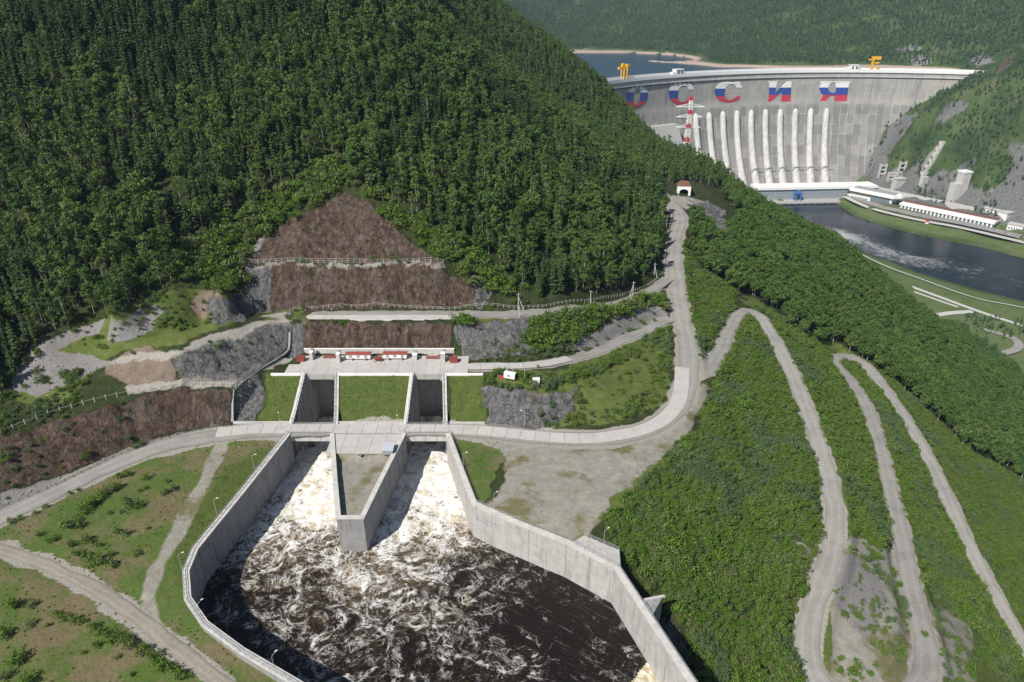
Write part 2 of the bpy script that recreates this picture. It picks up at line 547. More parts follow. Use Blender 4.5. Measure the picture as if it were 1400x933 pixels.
def axis(parts):
    out = [parts[0][0]]
    for a, b, s0, s1 in parts:
        n = max(1, int(round(2 * (b - a) / (s0 + s1))))
        t = np.arange(1, n + 1) / n
        out += list(a + (b - a) * (s0 * t + (s1 - s0) * t * t / 2) / (0.5 * (s0 + s1)))
    return np.array(out)

GX = axis([(-1800, -500, 90, 18), (-500, -260, 18, 1.3), (-260, 150, 1.15, 1.15), (150, 330, 1.5, 3), (330, 1250, 8, 10), (1250, 3900, 12, 150)])
GY = axis([(-400, 70, 40, 1.6), (70, 300, 1.15, 1.15), (300, 480, 1.4, 3), (480, 760, 4, 6), (760, 1900, 8, 11), (1900, 5200, 14, 150)])
XX, YY = np.meshgrid(GX, GY)
H = rbf(XX, YY)

class Terr:
    def set(s, Z):
        s.Z = Z
    def __call__(s, x, y):
        x = np.clip(np.asarray(x, float), GX[0], GX[-1] - 1e-6)
        y = np.clip(np.asarray(y, float), GY[0], GY[-1] - 1e-6)
        i = np.clip(np.searchsorted(GX, x, 'right') - 1, 0, len(GX) - 2)
        j = np.clip(np.searchsorted(GY, y, 'right') - 1, 0, len(GY) - 2)
        fx = (x - GX[i]) / (GX[i + 1] - GX[i])
        fy = (y - GY[j]) / (GY[j + 1] - GY[j])
        Z = s.Z
        return (Z[j, i] * (1 - fx) + Z[j, i + 1] * fx) * (1 - fy) + (Z[j + 1, i] * (1 - fx) + Z[j + 1, i + 1] * fx) * fy
terr = Terr()
terr.set(H)

_T = np.r_[np.arange(90, 700, 0.5), np.arange(700, 4500, 4)]
def hit(u, v):
    """first terrain point on the sight line"""
    a, yy, zz = ray_dir(u, v)
    x, y, z = a * _T, yy * _T, CAM_Z + zz * _T
    below = z < terr(x, y)
    k = int(np.argmax(below)) if below.any() else len(_T) - 1
    t0, t1 = _T[max(k - 1, 0)], _T[k]
    for _ in range(14):
        tm = 0.5 * (t0 + t1)
        if CAM_Z + zz * tm < float(terr(a * tm, yy * tm)):
            t1 = tm
        else:
            t0 = tm
    x, y = float(a * t1), float(yy * t1)
    return (x, y, float(terr(x, y)))

# ------------------------------------------------------------------ zones of the ground (outlines surveyed as sight lines)
UU, VV, DD = project(XX, YY, H)
NEAR = (YY > 60) & (YY < 480) & (XX > -330) & (XX < 330)
wob_u = fbm(XX / 6, YY / 6, 3, 4) * 12
wob_v = fbm(XX / 6, YY / 6, 9, 4) * 8
def zone(polys, feather=3.0, cond=NEAR, wob=1.0):
    out = np.zeros(H.shape)
    uu, vv = (UU + wob_u * wob)[cond], (VV + wob_v * wob)[cond]
    acc = np.zeros(uu.shape)
    for p in polys:
        ins = in_poly(uu, vv, p)
        d, _ = seg_dist(uu, vv, p, True)
        sd = np.where(ins, d, -d)
        acc = np.maximum(acc, np.clip(0.5 + sd / (2 * feather), 0, 1))
    out[cond] = acc
    return out

Z_ROCKB = zone([[(335, 357), (385, 310), (440, 280), (470, 263), (500, 270), (545, 312), (603, 358)],
                [(372, 362), (600, 362), (648, 388), (650, 414), (600, 419), (400, 424), (372, 426)],
                [(417, 441), (617, 441), (617, 480), (417, 480)],
                [(0, 598), (70, 577), (150, 555), (240, 536), (318, 531), (315, 578), (240, 590), (170, 612), (100, 645), (0, 672)]], 2.5)
Z_TAN = zone([[(158, 500), (172, 484), (205, 478), (243, 476), (247, 500), (236, 528), (205, 534), (178, 536), (168, 520)], [(270, 398), (300, 395), (310, 415), (290, 440), (265, 420)]], 4, wob=1.8)
Z_ROCKG = zone([[(333, 362), (374, 362), (374, 427), (350, 428)], [(385, 441), (417, 441), (417, 486), (385, 486)], [(618, 443), (735, 442), (740, 480), (690, 487), (632, 489)],
                [(240, 486), (300, 468), (350, 450), (395, 440), (398, 480), (340, 512), (250, 530)], [(285, 405), (345, 400), (352, 430), (290, 445)],
                [(318, 531), (358, 512), (362, 548), (346, 578), (318, 578)], [(662, 526), (700, 530), (740, 538), (790, 532), (785, 560), (740, 584), (665, 587)],
                [(900, 845), (925, 850), (940, 880), (945, 920), (925, 900)], [(1140, 520), (1160, 545), (1190, 600), (1196, 650), (1178, 620), (1165, 570)],
                [(648, 385), (680, 395), (665, 415), (648, 414)], [(940, 268), (985, 275), (1000, 310), (985, 328), (968, 300)]], 2.5)
Z_SCREE = zone([[(150, 465), (160, 440), (200, 418), (230, 425), (215, 445), (170, 468)], [(20, 510), (50, 470), (150, 430), (130, 455), (70, 480), (150, 490), (165, 495), (100, 520), (60, 545), (20, 530)],
                [(775, 474), (830, 442), (905, 405), (914, 430), (860, 455), (800, 476)], [(1020, 290), (1055, 290), (1068, 305), (1050, 318)],
                [(0, 675), (100, 648), (190, 606), (260, 590), (300, 583), (300, 588), (200, 613), (60, 672), (0, 698)], [(335, 345), (372, 318), (345, 357)], [(597, 350), (625, 368), (600, 360)],
                [(1140, 760), (1190, 770), (1215, 820), (1190, 870), (1140, 830)], [(900, 215), (925, 210), (930, 235), (908, 240)]], 3)
Z_RAMP = zone([[(240, 478), (300, 455), (350, 436), (400, 428), (400, 442), (350, 452), (300, 470), (245, 488)], [(150, 490), (240, 476), (245, 488), (160, 497)],
               [(320, 360), (605, 357), (610, 364), (320, 364)], [(170, 530), (330, 512), (395, 484), (395, 492), (330, 527), (170, 542)], [(900, 262), (985, 262), (975, 275), (935, 285), (905, 280)]], 2.5)
Z_FIELD = zone([[(-60, 745), (0, 712), (130, 655), (230, 617), (290, 603), (395, 598), (266, 751), (254, 790), (260, 830), (420, 950), (-80, 960)],
                [(612, 596), (700, 600), (660, 690), (640, 690)], [(352, 426), (420, 424), (420, 442), (385, 446)]], 4)
Z_LUSH = zone([[(344, 580), (364, 510), (413, 511), (395, 582)], [(458, 581), (462, 511), (560, 511), (550, 582)], [(617, 581), (614, 511), (660, 511), (666, 581)]], 2, wob=0.2)
Z_LUSH = np.maximum(Z_LUSH, zone([[(300, 640), (392, 604), (270, 745), (258, 800), (265, 830), (240, 810), (235, 760), (265, 700)], [(150, 470), (200, 405), (250, 395), (280, 420), (250, 450), (180, 470)]], 6) * 0.75)
Z_DIRT = zone([[(456, 622), (552, 622), (500, 715), (460, 715)], [(640, 600), (720, 603), (820, 608), (885, 600), (935, 568), (955, 530), (975, 530), (950, 580), (905, 625), (850, 670), (818, 712), (790, 742), (776, 738), (702, 708), (662, 690), (690, 660), (690, 620)],
               [(1080, 740), (1150, 700), (1140, 800), (1095, 900)], [(1130, 760), (1230, 700), (1262, 933), (1140, 950)], [(1270, 830), (1330, 850), (1330, 933), (1280, 933)]], 7)
Z_MEAD = zone([[(1000, 395), (1100, 450), (1180, 490), (1240, 533), (1340, 622), (1450, 690), (1450, 1000), (1090, 1000), (1100, 880), (1140, 760), (1140, 690), (1125, 610), (1095, 540), (1060, 460), (1025, 420)], [(815, 705), (905, 590), (965, 525), (975, 540), (880, 660), (840, 720)], [(20, 550), (50, 475), (130, 440), (200, 405), (250, 396), (330, 400), (345, 428), (250, 470), (160, 482), (120, 520), (60, 565)], [(355, 424), (420, 420), (420, 443), (392, 446)],
               [(664, 512), (780, 505), (915, 445), (920, 505), (905, 550), (850, 578), (740, 586), (700, 530)], [(640, 488), (740, 480), (830, 455), (912, 432), (905, 400), (780, 428), (640, 434)]], 6)
T_TRACK = [(305, 604), (288, 640), (262, 690), (236, 740), (212, 780), (200, 815), (205, 850)]
R_DIRT = [(-70, 735, 0), (-20, 745, -0.4), (20, 757, -0.7), (70, 776, -1), (120, 800, -1.1), (170, 831, -1.2), (215, 866, -1.4), (262, 903, -1.7), (315, 945, -2), (380, 1000, -2.4)]
GRV = np.zeros(H.shape)
tr = np.array([P(u, v, -0.5) for u, v in T_TRACK])
d, _ = seg_dist(XX[NEAR], YY[NEAR], tr)
GRV[NEAR] = np.clip(1.4 - (d + wob_u[NEAR] * 0.10) / 2.0, 0, 1) * 0.36
Z_DIRT[NEAR] = np.maximum(Z_DIRT[NEAR], np.clip(1.6 - (d + wob_v[NEAR] * 0.15) / 2.4, 0, 1) * .8)

# rock relief: gullies down the faces, lumps on the rest
rk = np.clip(Z_ROCKB + Z_ROCKG + Z_TAN * 0.7, 0, 1)
gul = -np.abs(fbm(XX / 3.2, YY / 7.0, 21, 4)) * 3.4 + fbm(XX / 8, YY / 12, 22, 3) * 2.4 + fbm(XX / 1.7, YY / 2.4, 23, 2) * 0.7
cellx, celly = np.floor((XX + wob_u * .25) / 2.9), np.floor((YY + wob_v * .3) / 2.4 + .5 * (np.floor((XX + wob_u * .25) / 2.9) % 2))
gul = gul + (_hash(cellx, celly, 5) - .5) * 1.5
strata = np.abs(((H + fbm(XX / 14, YY / 14, 24, 3) * 3) / 3.4) % 1.0 - 0.5) * 1.6
H = H + rk * (gul * 0.95 + strata * 0.5) * np.clip(1 - Z_RAMP * 0.8, 0, 1)
H = H + (1 - rk) * NEAR * (fbm(XX / 9, YY / 9, 31, 3) * 0.35) * (1 - Z_LUSH)
H = H + Z_SCREE * fbm(XX / 2, YY / 2, 41, 3) * 0.35
FAR = (YY > 430) | (XX > 200)
H = H + FAR * np.clip((DD - 350) / 400, 0, 1) * (fbm(XX / 60, YY / 60, 51, 4) * 7) * np.clip((H + 226) / 20, 0, 1) * (np.abs(H - RES) > 8)

ABUT = (YY > 1000) & (YY < 1600) & (XX > 640) & (XX < 1500) & (H > -232)
abut_rock = ABUT * np.clip(.5 + (fbm(XX / 55, YY / 55, 111, 4) + np.clip((-130 - H) / 160, -.35, .38) - .10) * 3.0, 0, 1)
H = H + abut_rock * (fbm(XX / 22, YY / 22, 112, 4) * 16)

# flat ground for the spillway: green slopes, platform, bench
def region(poly, fn, feather=0.8, cut=None):
    global H
    m = (YY > min(p[1] for p in poly) - 6) & (YY < max(p[1] for p in poly) + 6) & (XX > min(p[0] for p in poly) - 6) & (XX < max(p[0] for p in poly) + 6)
    x, y = XX[m], YY[m]
    d, _ = seg_dist(x, y, poly, True)
    sd = np.where(in_poly(x, y, poly), d, -d)
    wgt = np.clip(1 + sd / feather, 0, 1)
    H[m] = H[m] * (1 - wgt) + fn(x, y) * wgt

slope_z = lambda x, y: np.clip((y - Y_B) / (Y_T - Y_B), 0, 1) * PZ + fbm(x / 3, y / 3, 61, 2) * 0.12
region([(-99, Y_B), (-18, Y_B), (-12, Y_T), (-90, Y_T)], slope_z, 1.0)
region([(-84, Y_T), (-16, Y_T), (-16, Y_BACK), (-79, Y_BACK)], lambda x, y: 0 * x + PZ - 0.35, 0.6)
region([(-100, 193), (-20, 193), (-20, Y_B), (-100, Y_B)], lambda x, y: 0 * x - 0.3, 0.6)
region([(-62, 183), (-37, 183), (-37, 194), (-62, 194)], lambda x, y: 0 * x - 0.3, 0.6)

# roads cut into the ground
def road_pts(r, step=1.5):
    return catmull([P(*p) for p in r], step)
ROADS = {}
def road(name, r, width, shoulder=1.5):
    global H
    q = road_pts(r)
    for _ in range(6):
        q[1:-1] = 0.25 * q[:-2] + 0.5 * q[1:-1] + 0.25 * q[2:]
    ROADS[name] = (q, width)
    m = (XX > q[:, 0].min() - 15) & (XX < q[:, 0].max() + 15) & (YY > q[:, 1].min() - 15) & (YY < q[:, 1].max() + 15)
    sub = q[::3] if len(q) > 30 else q
    d, pos = seg_dist(XX[m], YY[m], sub)
    zr = np.interp(pos, np.arange(len(sub)), sub[:, 2]) - 0.14
    hw = width / 2 + 1.2
    wgt = np.clip(1 - (d - hw) / 3.0, 0, 1)
    H[m] = H[m] * (1 - wgt) + zr * wgt
    GRV[m] = np.maximum(GRV[m], np.clip(1.2 - (d - width / 2 + wob_u[m] * 0.15) / shoulder, 0, 1))
road('zigzag_road', R_ZIG, 6.6, 1.0)
road('platform_road', R_PLAT, 5.0)
road('upper_road', R_UP, 5.5)
road('dirt_track', R_DIRT, 3.5, 1.3)
road('main_road', R_MAIN, 8.0, 2.0)

# snap the river and reservoir margins: keep the banks just above the water
H = np.where((YY > 1500) & (H < RES + 1.5) & (H > RES - 1.5), RES + np.sign(H - RES) * 1.5, H)
terr.set(H)

# ------------------------------------------------------------------ basin plan (top centre lines of the walls)
WALL_Z, BED_Z, WAT_Z = 0.5, -19.0, -12.0
pl = lambda seq, z=WALL_Z: [P(u, v, z)[:2] for u, v in seq]
W_LEFT = pl([(394.5, 592), (330, 673), (267, 750), (254, 781), (256.5, 818), (280, 852), (330, 889), (405, 933), (470, 972)])
W_PL = pl([(453.8, 592), (457.5, 650), (462.5, 707)])
W_PR = pl([(552.5, 592), (523, 650), (495, 707)])
W_RIGHT = pl([(612.5, 592), (630, 640), (648.5, 688), (700, 711), (776, 741), (843, 776), (889, 846), (918, 890), (948, 935), (985, 990)])
basin_poly = W_LEFT + W_RIGHT[::-1]
pier_poly = W_PL + W_PR[::-1]
CH_L = [(-76.9, 199), (-62.4, 199), (-64.6, Y_T + 0.3), (-75.4, Y_T + 0.3)]
CH_R = [(-36.8, 199), (-24.0, 199), (-25.4, Y_T + 0.3), (-35.9, Y_T + 0.3)]
CH_L0 = [(-77.3, 192), (-62.0, 192), (-62.0, 200), (-77.3, 200)]
CH_R0 = [(-37.4, 192), (-22.2, 192), (-22.2, 200), (-37.4, 200)]

VX, VY, VZ = XX.copy(), YY.copy(), H.copy()
nearb = (XX > -140) & (XX < 110) & (YY > 60) & (YY < 225)
for line in (W_LEFT, W_PL + W_PR[::-1], W_RIGHT):
    idx = np.argwhere(nearb)
    x, y = XX[nearb], YY[nearb]
    d, pos = seg_dist(x, y, line)
    L = np.array(line)
    px = np.interp(pos, np.arange(len(L)), L[:, 0])
    py = np.interp(pos, np.arange(len(L)), L[:, 1])
    m = d < 0.62
    ii = idx[m]
    VX[ii[:, 0], ii[:, 1]] = px[m]
    VY[ii[:, 0], ii[:, 1]] = py[m]

ny, nx = H.shape
I = np.arange(ny * nx).reshape(ny, nx)
q = np.stack([I[:-1, :-1], I[:-1, 1:], I[1:, 1:], I[1:, :-1]], -1).reshape(-1, 4)
tri = np.concatenate([q[:, [0, 1, 2]], q[:, [0, 2, 3]]])
fx, fy = VX.ravel()[tri].mean(1), VY.ravel()[tri].mean(1)
cut = in_poly(fx, fy, basin_poly) & ~in_poly(fx, fy, pier_poly)
for c in (CH_L, CH_R, CH_L0, CH_R0):
    cut |= in_poly(fx, fy, c)
tri = tri[~cut]
me = np_mesh('ground', np.c_[VX.ravel(), VY.ravel(), VZ.ravel()], tri)
me.polygons.foreach_set('use_smooth', np.ones(len(tri), bool))
# far zones: bare shores and scars
shore = np.clip(1 - (H - RES) / 9.0, 0, 1) * (YY > 1600) * (H > RES - 3)
bank = np.clip(1 - np.abs(H + 234) / 10, 0, 1) * (XX > 350)
fz = lambda polys, cond: zone(polys, 3, cond, 0.6)
farc = (YY > 900) & (XX > 500)
Z_SCREE = np.maximum(Z_SCREE, fz([[(1220, 66), (1255, 62), (1262, 70), (1225, 72)], [(1242, 77), (1272, 76), (1268, 90), (1248, 90)], [(1322, 85), (1345, 70), (1360, 85), (1330, 90)],
                                  [(1262, 215), (1290, 190), (1288, 205), (1255, 235)], [(1350, 255), (1400, 255), (1400, 300), (1370, 300), (1350, 280)],
                                  [(1195, 235), (1240, 230), (1260, 250), (1230, 262), (1200, 255)], [(1240, 165), (1205, 210), (1190, 248), (1200, 250), (1215, 210), (1250, 165)]], farc))
Z_ROCKG = np.maximum(Z_ROCKG, abut_rock * .95)
Z_ROCKB = np.maximum(Z_ROCKB, fz([[(1360, 100), (1375, 75), (1388, 80), (1372, 100)]], farc))
for nm, a in (('rockb', Z_ROCKB), ('rockg', Z_ROCKG), ('tan', Z_TAN), ('scree', np.maximum(Z_SCREE, shore * 0.0)), ('gravel', np.maximum(GRV, Z_RAMP * 0.8)),
              ('field', Z_FIELD), ('lush', Z_LUSH), ('dirt', Z_DIRT), ('meadow', Z_MEAD), ('farg', np.clip((DD - 700) / 250, 0, 1)), ('shore', np.maximum(shore, 0)), ('bank', bank)):
    set_attr(me, nm, a.ravel())

g = NT('ground_surface')
n1 = g.noise(0.35, 6, 0.65)
n2 = g.noise(0.06, 4, 0.6)
n3 = g.noise(1.6, 5, 0.7)
base = g.ramp(n1, [(0.3, (0.022, 0.034, 0.012)), (0.5, (0.036, 0.050, 0.017)), (0.72, (0.070, 0.066, 0.036))])
grass = g.ramp(n3, [(0.25, (0.050, 0.090, 0.020)), (0.55, (0.085, 0.130, 0.030)), (0.8, (0.125, 0.150, 0.050))])
dry = g.ramp(n3, [(0.3, (0.115, 0.095, 0.052)), (0.7, (0.200, 0.165, 0.095))])
field = g.mix(g.step(g.math('ADD', g.math('MULTIPLY', n2, 0.65), g.math('MULTIPLY', n1, 0.35)), 0.44, 0.60), grass, dry)
lush = g.ramp(g.math('ADD', g.math('MULTIPLY', n3, 0.6), g.math('MULTIPLY', n1, 0.4)), [(0.3, (0.036, 0.058, 0.014)), (0.48, (0.066, 0.098, 0.022)), (0.64, (0.120, 0.130, 0.048))])
rb_n = g.noise(0.62, 7, 0.74, stretch=(1, 1, 0.30))
rb_f = g.noise(0.22, 8, 0.75, dist=1.2)
rockb = g.ramp(rb_n, [(0.28, (0.022, 0.016, 0.013)), (0.43, (0.086, 0.058, 0.044)), (0.58, (0.165, 0.117, 0.092)), (0.74, (0.310, 0.262, 0.220))])
rockb = g.mix(g.math('MULTIPLY', g.step(rb_f, 0.52, 0.68), .7), rockb, (0.115, 0.095, 0.085))
rockb = g.mix(g.math('MULTIPLY', g.step(g.noise(0.9, 5, 0.75, dist=2.5), 0.56, 0.62), 0.75), rockb, (0.035, 0.024, 0.020))
rkc = g.n('ShaderNodeTexVoronoi', feature='DISTANCE_TO_EDGE')
rkc.inputs['Scale'].default_value = 0.42
wv = g.n('ShaderNodeVectorMath', operation='ADD')
wn = g.n('ShaderNodeTexNoise'); wn.inputs['Scale'].default_value = 0.5; wn.inputs['Detail'].default_value = 4
g.l(g.pos(), wn.inputs['Vector'])
wm = g.n('ShaderNodeVectorMath', operation='MULTIPLY'); g.l(wn.outputs['Color'], wm.inputs[0]); wm.inputs[1].default_value = (2.6, 2.6, 2.6)
g.l(g.mapping((1.0, 1.0, 0.5)), wv.inputs[0]); g.l(wm.outputs[0], wv.inputs[1])
g.l(wv.outputs[0], rkc.inputs['Vector'])
crack = g.math('MULTIPLY', g.step(rkc.outputs['Distance'], 0.10, 0.0), g.step(n1, 0.38, 0.6))
rockb = g.mix(g.math('MULTIPLY', g.step(g.noise(0.10, 5, 0.6), 0.50, 0.64), 0.32), rockb, (0.21, 0.18, 0.16))
rockb = g.mix(g.math('MULTIPLY', crack, 0.8), rockb, (0.030, 0.022, 0.018))
rockg = g.ramp(rb_n, [(0.28, (0.060, 0.062, 0.066)), (0.5, (0.190, 0.190, 0.190)), (0.75, (0.330, 0.320, 0.305))])
rockg = g.mix(g.step(rb_f, 0.56, 0.7), rockg, (0.19, 0.145, 0.10))
rockg = g.mix(g.math('MULTIPLY', g.step(g.noise(0.8, 5, 0.75, dist=2.5), 0.54, 0.62), 0.8), rockg, (0.05, 0.05, 0.052))
rockg = g.mix(g.math('MULTIPLY', crack, 0.8), rockg, (0.04, 0.04, 0.042))
rkveg = g.step(g.noise(0.25, 5, 0.7), 0.57, 0.66)
tan = g.ramp(g.math('ADD', g.math('MULTIPLY', n3, .5), g.math('MULTIPLY', rb_f, .5)), [(0.3, (0.11, 0.085, 0.066)), (0.7, (0.27, 0.215, 0.17))])
scree = g.ramp(g.noise(2.2, 4, 0.75), [(0.3, (0.13, 0.125, 0.125)), (0.7, (0.29, 0.275, 0.265))])
grav = g.ramp(n3, [(0.25, (0.24, 0.225, 0.20)), (0.75, (0.37, 0.35, 0.315))])
dirt = g.ramp(n1, [(0.3, (0.215, 0.20, 0.165)), (0.7, (0.325, 0.31, 0.27))])
dirt = g.mix(g.step(n2, 0.5, 0.62), dirt, (0.15, 0.14, 0.07))
shore_c = g.ramp(n1, [(0.3, (0.34, 0.25, 0.20)), (0.7, (0.46, 0.37, 0.30))])
def wgt(a, n, k=0.5):
    """zone weight broken up by noise so that its margin is ragged"""
    return g.step(g.math('ADD', g.attr(a), g.math('MULTIPLY', g.math('SUBTRACT', n, 0.5), k)), 0.35, 0.65)
meadow = g.ramp(g.math('ADD', g.math('MULTIPLY', n3, 0.5), g.math('MULTIPLY', n1, 0.5)), [(0.32, (0.055, 0.085, 0.020)), (0.5, (0.100, 0.132, 0.032)), (0.66, (0.165, 0.155, 0.075))])
farn = g.noise(0.018, 6, 0.65)
far_c = g.ramp(farn, [(0.36, (0.030, 0.052, 0.020)), (0.50, (0.055, 0.088, 0.028)), (0.62, (0.085, 0.110, 0.042)), (0.74, (0.150, 0.135, 0.100))])
base = g.mix(g.attr('farg'), base, far_c)
c = g.mix(wgt('meadow', n1, 0.6), base, meadow)
c = g.mix(wgt('field', n1, 0.6), c, field)
c = g.mix(wgt('lush', n1, 0.5), c, lush)
c = g.mix(wgt('dirt', n2, 1.1), c, dirt)
c = g.mix(wgt('scree', n1, 0.9), c, scree)
c = g.mix(wgt('tan', n1, 0.6), c, tan)
c = g.mix(wgt('rockb', n1, 0.7), c, rockb)
c = g.mix(wgt('rockg', n1, 0.7), c, rockg)
c = g.mix(g.math('MULTIPLY', rkveg, g.math('MULTIPLY', g.math('MAXIMUM', g.attr('rockb'), g.attr('rockg')), 0.8)), c, base)
c = g.mix(wgt('gravel', n3, 0.9), c, grav)
c = g.mix(wgt('bank', n1, 0.5), c, g.mix(0.85, dirt, grass))
c = g.mix(wgt('shore', n1, 0.5), c, shore_c)
g.col(c)
g.rough(0.95)
g.b.inputs['Specular IOR Level'].default_value = 0.1
rkw = g.math('ADD', g.math('ADD', g.attr('rockb'), g.attr('rockg')), 0.22, True)
hgt = g.math('MULTIPLY', g.math('ADD', g.noise(0.7, 7, 0.7, stretch=(1, 1, 0.4)), g.math('MULTIPLY', g.noise(3.0, 4, 0.7), 0.35)), rkw)
g.bump(hgt, 1.0, 1.8)
ground = link('ground', me, [g.m])
tag(ground, kind='structure')

# ------------------------------------------------------------------ road surfaces
def gravel_mat(name, c0, c1):
    g = NT(name)
    a = g.noise(1.3, 6, 0.75)
    b = g.noise(0.12, 4, 0.6)
    cc = g.mix(g.math('MULTIPLY', g.step(b, 0.4, 0.7), 0.55), g.ramp(a, [(0.25, c0), (0.75, c1)]), tuple(0.8 * x for x in c0))
    ac = g.math('ABSOLUTE', g.math('ADD', g.attr('across'), g.math('MULTIPLY', g.math('SUBTRACT', g.noise(0.08, 3, 0.6), 0.5), 0.5)))
    rut = g.math('MULTIPLY', g.step(g.math('ABSOLUTE', g.math('SUBTRACT', ac, 0.42)), 0.20, 0.06), g.math('ADD', g.math('MULTIPLY', a, 0.4), 0.0))
    cc = g.mix(rut, cc, tuple(min(1, 1.22 * x) for x in c1))
    edge = g.math('MULTIPLY', g.step(ac, 0.72, 1.0), g.math('ADD', g.math('MULTIPLY', a, 0.8), 0.1))
    cc = g.mix(edge, cc, (0.17, 0.16, 0.115))
    g.col(cc)
    g.rough(0.95)
    g.bump(g.noise(4, 4, 0.7), 0.4, 0.1)
    return g.m
M_GRAVEL = gravel_mat('pale_gravel', (0.22, 0.21, 0.195), (0.33, 0.315, 0.295))
M_TRACK = gravel_mat('earth_track', (0.20, 0.18, 0.145), (0.33, 0.305, 0.255))
def ribbon(name, qp, width, mat, dz=0.05, jit=0.45, seed=1):
    t = np.gradient(qp[:, :2], axis=0)
    t /= np.linalg.norm(t, axis=1)[:, None] + 1e-9
    nrm = np.c_[-t[:, 1], t[:, 0]]
    s = np.arange(len(qp)) * 1.0
    wl = width / 2 + fbm(s / 5, s * 0 + seed, seed, 3) * jit * 1.6
    wr = width / 2 + fbm(s / 5, s * 0 + seed + 9, seed + 5, 3) * jit * 1.6
    ks = np.linspace(-1, 1, 7)
    rows = []
    for k in ks:
        off = np.where(k < 0, wl, wr) * k
        z = qp[:, 2] + dz - 0.10 * abs(k) ** 2 - 0.05 * (np.abs(np.abs(k) - 0.45) < 0.15)
        rows.append(np.c_[qp[:, :2] + nrm * off[:, None], z])
    V = np.concatenate(rows)
    n = len(qp)
    kk = np.repeat(ks, n)
    F = [(j * n + i, (j + 1) * n + i, (j + 1) * n + i + 1, j * n + i + 1) for j in range(6) for i in range(n - 1)]
    me = np_mesh(name, V, np.array(F)[:, ::-1])
    me.polygons.foreach_set('use_smooth', np.ones(len(F), bool))
    set_attr(me, 'across', kk)
    return tag(link(name, me, [mat]), kind='structure')
for i, (nm, (qq, ww)) in enumerate(ROADS.items()):
    ribbon(nm, qq, ww, M_TRACK if nm == 'dirt_track' else M_GRAVEL, dz=0.04 + 0.012 * i, seed=i * 31 + 3)

# ------------------------------------------------------------------ basin water
def idw(pts, u, v, p=2.2):
    pts = np.array(pts, float)
    num, den = 0, 0
    for a, b, f in pts:
        ww = 1.0 / (((u - a) ** 2 + (v - b) ** 2) / 100.0 + 0.3) ** (p / 2)
        num = num + ww * f
        den = den + ww
    return num / den
xs = np.arange(-125, 75, 0.6)
ys = np.arange(70, 224, 0.6)
BX, BY = np.meshgrid(xs, ys)
uu, vv, _ = project(BX, BY, BX * 0 + WAT_Z)
FOAM = [(430, 622, 1), (440, 650, .97), (590, 622, 1), (600, 650, .97), (415, 690, .9), (440, 700, .95), (560, 720, .95), (620, 700, .9), (580, 680, .97), (530, 745, .85), (380, 750, .74), (345, 780, .66),
        (430, 790, .55), (460, 770, .7), (410, 740, .75), (560, 780, .62), (480, 850, .5), (600, 830, .58), (640, 790, .52), (665, 750, .36), (690, 770, .16), (720, 765, .02), (700, 850, .22),
        (760, 810, .03), (800, 850, .05), (850, 870, .06), (400, 860, .55), (350, 840, .55), (500, 930, .47), (620, 920, .40), (480, 735, .5), (520, 775, .72), (300, 800, .2), (285, 850, .08), (430, 920, .42),
        (520, 820, .62), (560, 870, .42), (690, 920, .25), (760, 900, .12), (660, 870, .40), (480, 790, .66), (640, 730, .7), (330, 900, .2),
        (440, 570, .6), (590, 570, .62), (608, 572, .95), (440, 530, .5), (590, 530, .5), (430, 603, .55), (590, 603, .55), (448, 603, .9), (605, 603, .9)]
foam = idw(FOAM, uu, vv)
foam = np.clip(foam * np.clip(1.0 - (vv - 690) / 420, .62, 1) + fbm(BX / 14, BY / 14, 77, 3) * 0.20, 0, 1.05)
zz = WAT_Z + foam * (fbm(BX / 6, BY / 6, 71, 4) * 0.9 + fbm(BX / 1.8, BY / 1.8, 72, 3) * 0.45) + fbm(BX / 9, BY / 9, 73, 2) * 0.12
nyb, nxb = BX.shape
I = np.arange(nyb * nxb).reshape(nyb, nxb)
q = np.stack([I[:-1, :-1], I[:-1, 1:], I[1:, 1:], I[1:, :-1]], -1).reshape(-1, 4)
fx, fy = BX.ravel()[q].mean(1), BY.ravel()[q].mean(1)
keepq = in_poly(fx, fy, basin_poly) & ~in_poly(fx, fy, pier_poly)
for c in (CH_L, CH_R, CH_L0, CH_R0, [(-75.4, 214), (-64.6, 214), (-64.6, 223.5), (-75.4, 223.5)], [(-35.9, 214), (-25.4, 214), (-25.4, 223.5), (-35.9, 223.5)]):
    keepq |= in_poly(fx, fy, c)
weir_a, weir_b = P(897, 889, WAT_Z), P(845, 955, WAT_Z)
wdx, wdy = weir_b[0] - weir_a[0], weir_b[1] - weir_a[1]
keepq &= ~((wdx * (fy - weir_a[1]) - wdy * (fx - weir_a[0])) > 0)     # the water ends at the weir crest
q = q[keepq]
used = np.zeros(nyb * nxb, bool); used[q.ravel()] = True
remap = np.cumsum(used) - 1
me = np_mesh('basin_water', np.c_[BX.ravel(), BY.ravel(), zz.ravel()][used], remap[q])
me.polygons.foreach_set('use_smooth', np.ones(len(q), bool))
set_attr(me, 'foam', foam.ravel()[used])
st = idw([(860, 880, 1), (800, 850, 1), (840, 900, 1), (760, 890, .7), (720, 780, .5), (700, 900, .3), (640, 850, 0), (500, 800, 0), (600, 930, 0), (400, 850, 0), (600, 700, 0)], uu, vv)
set_attr(me, 'streak', st.ravel()[used])

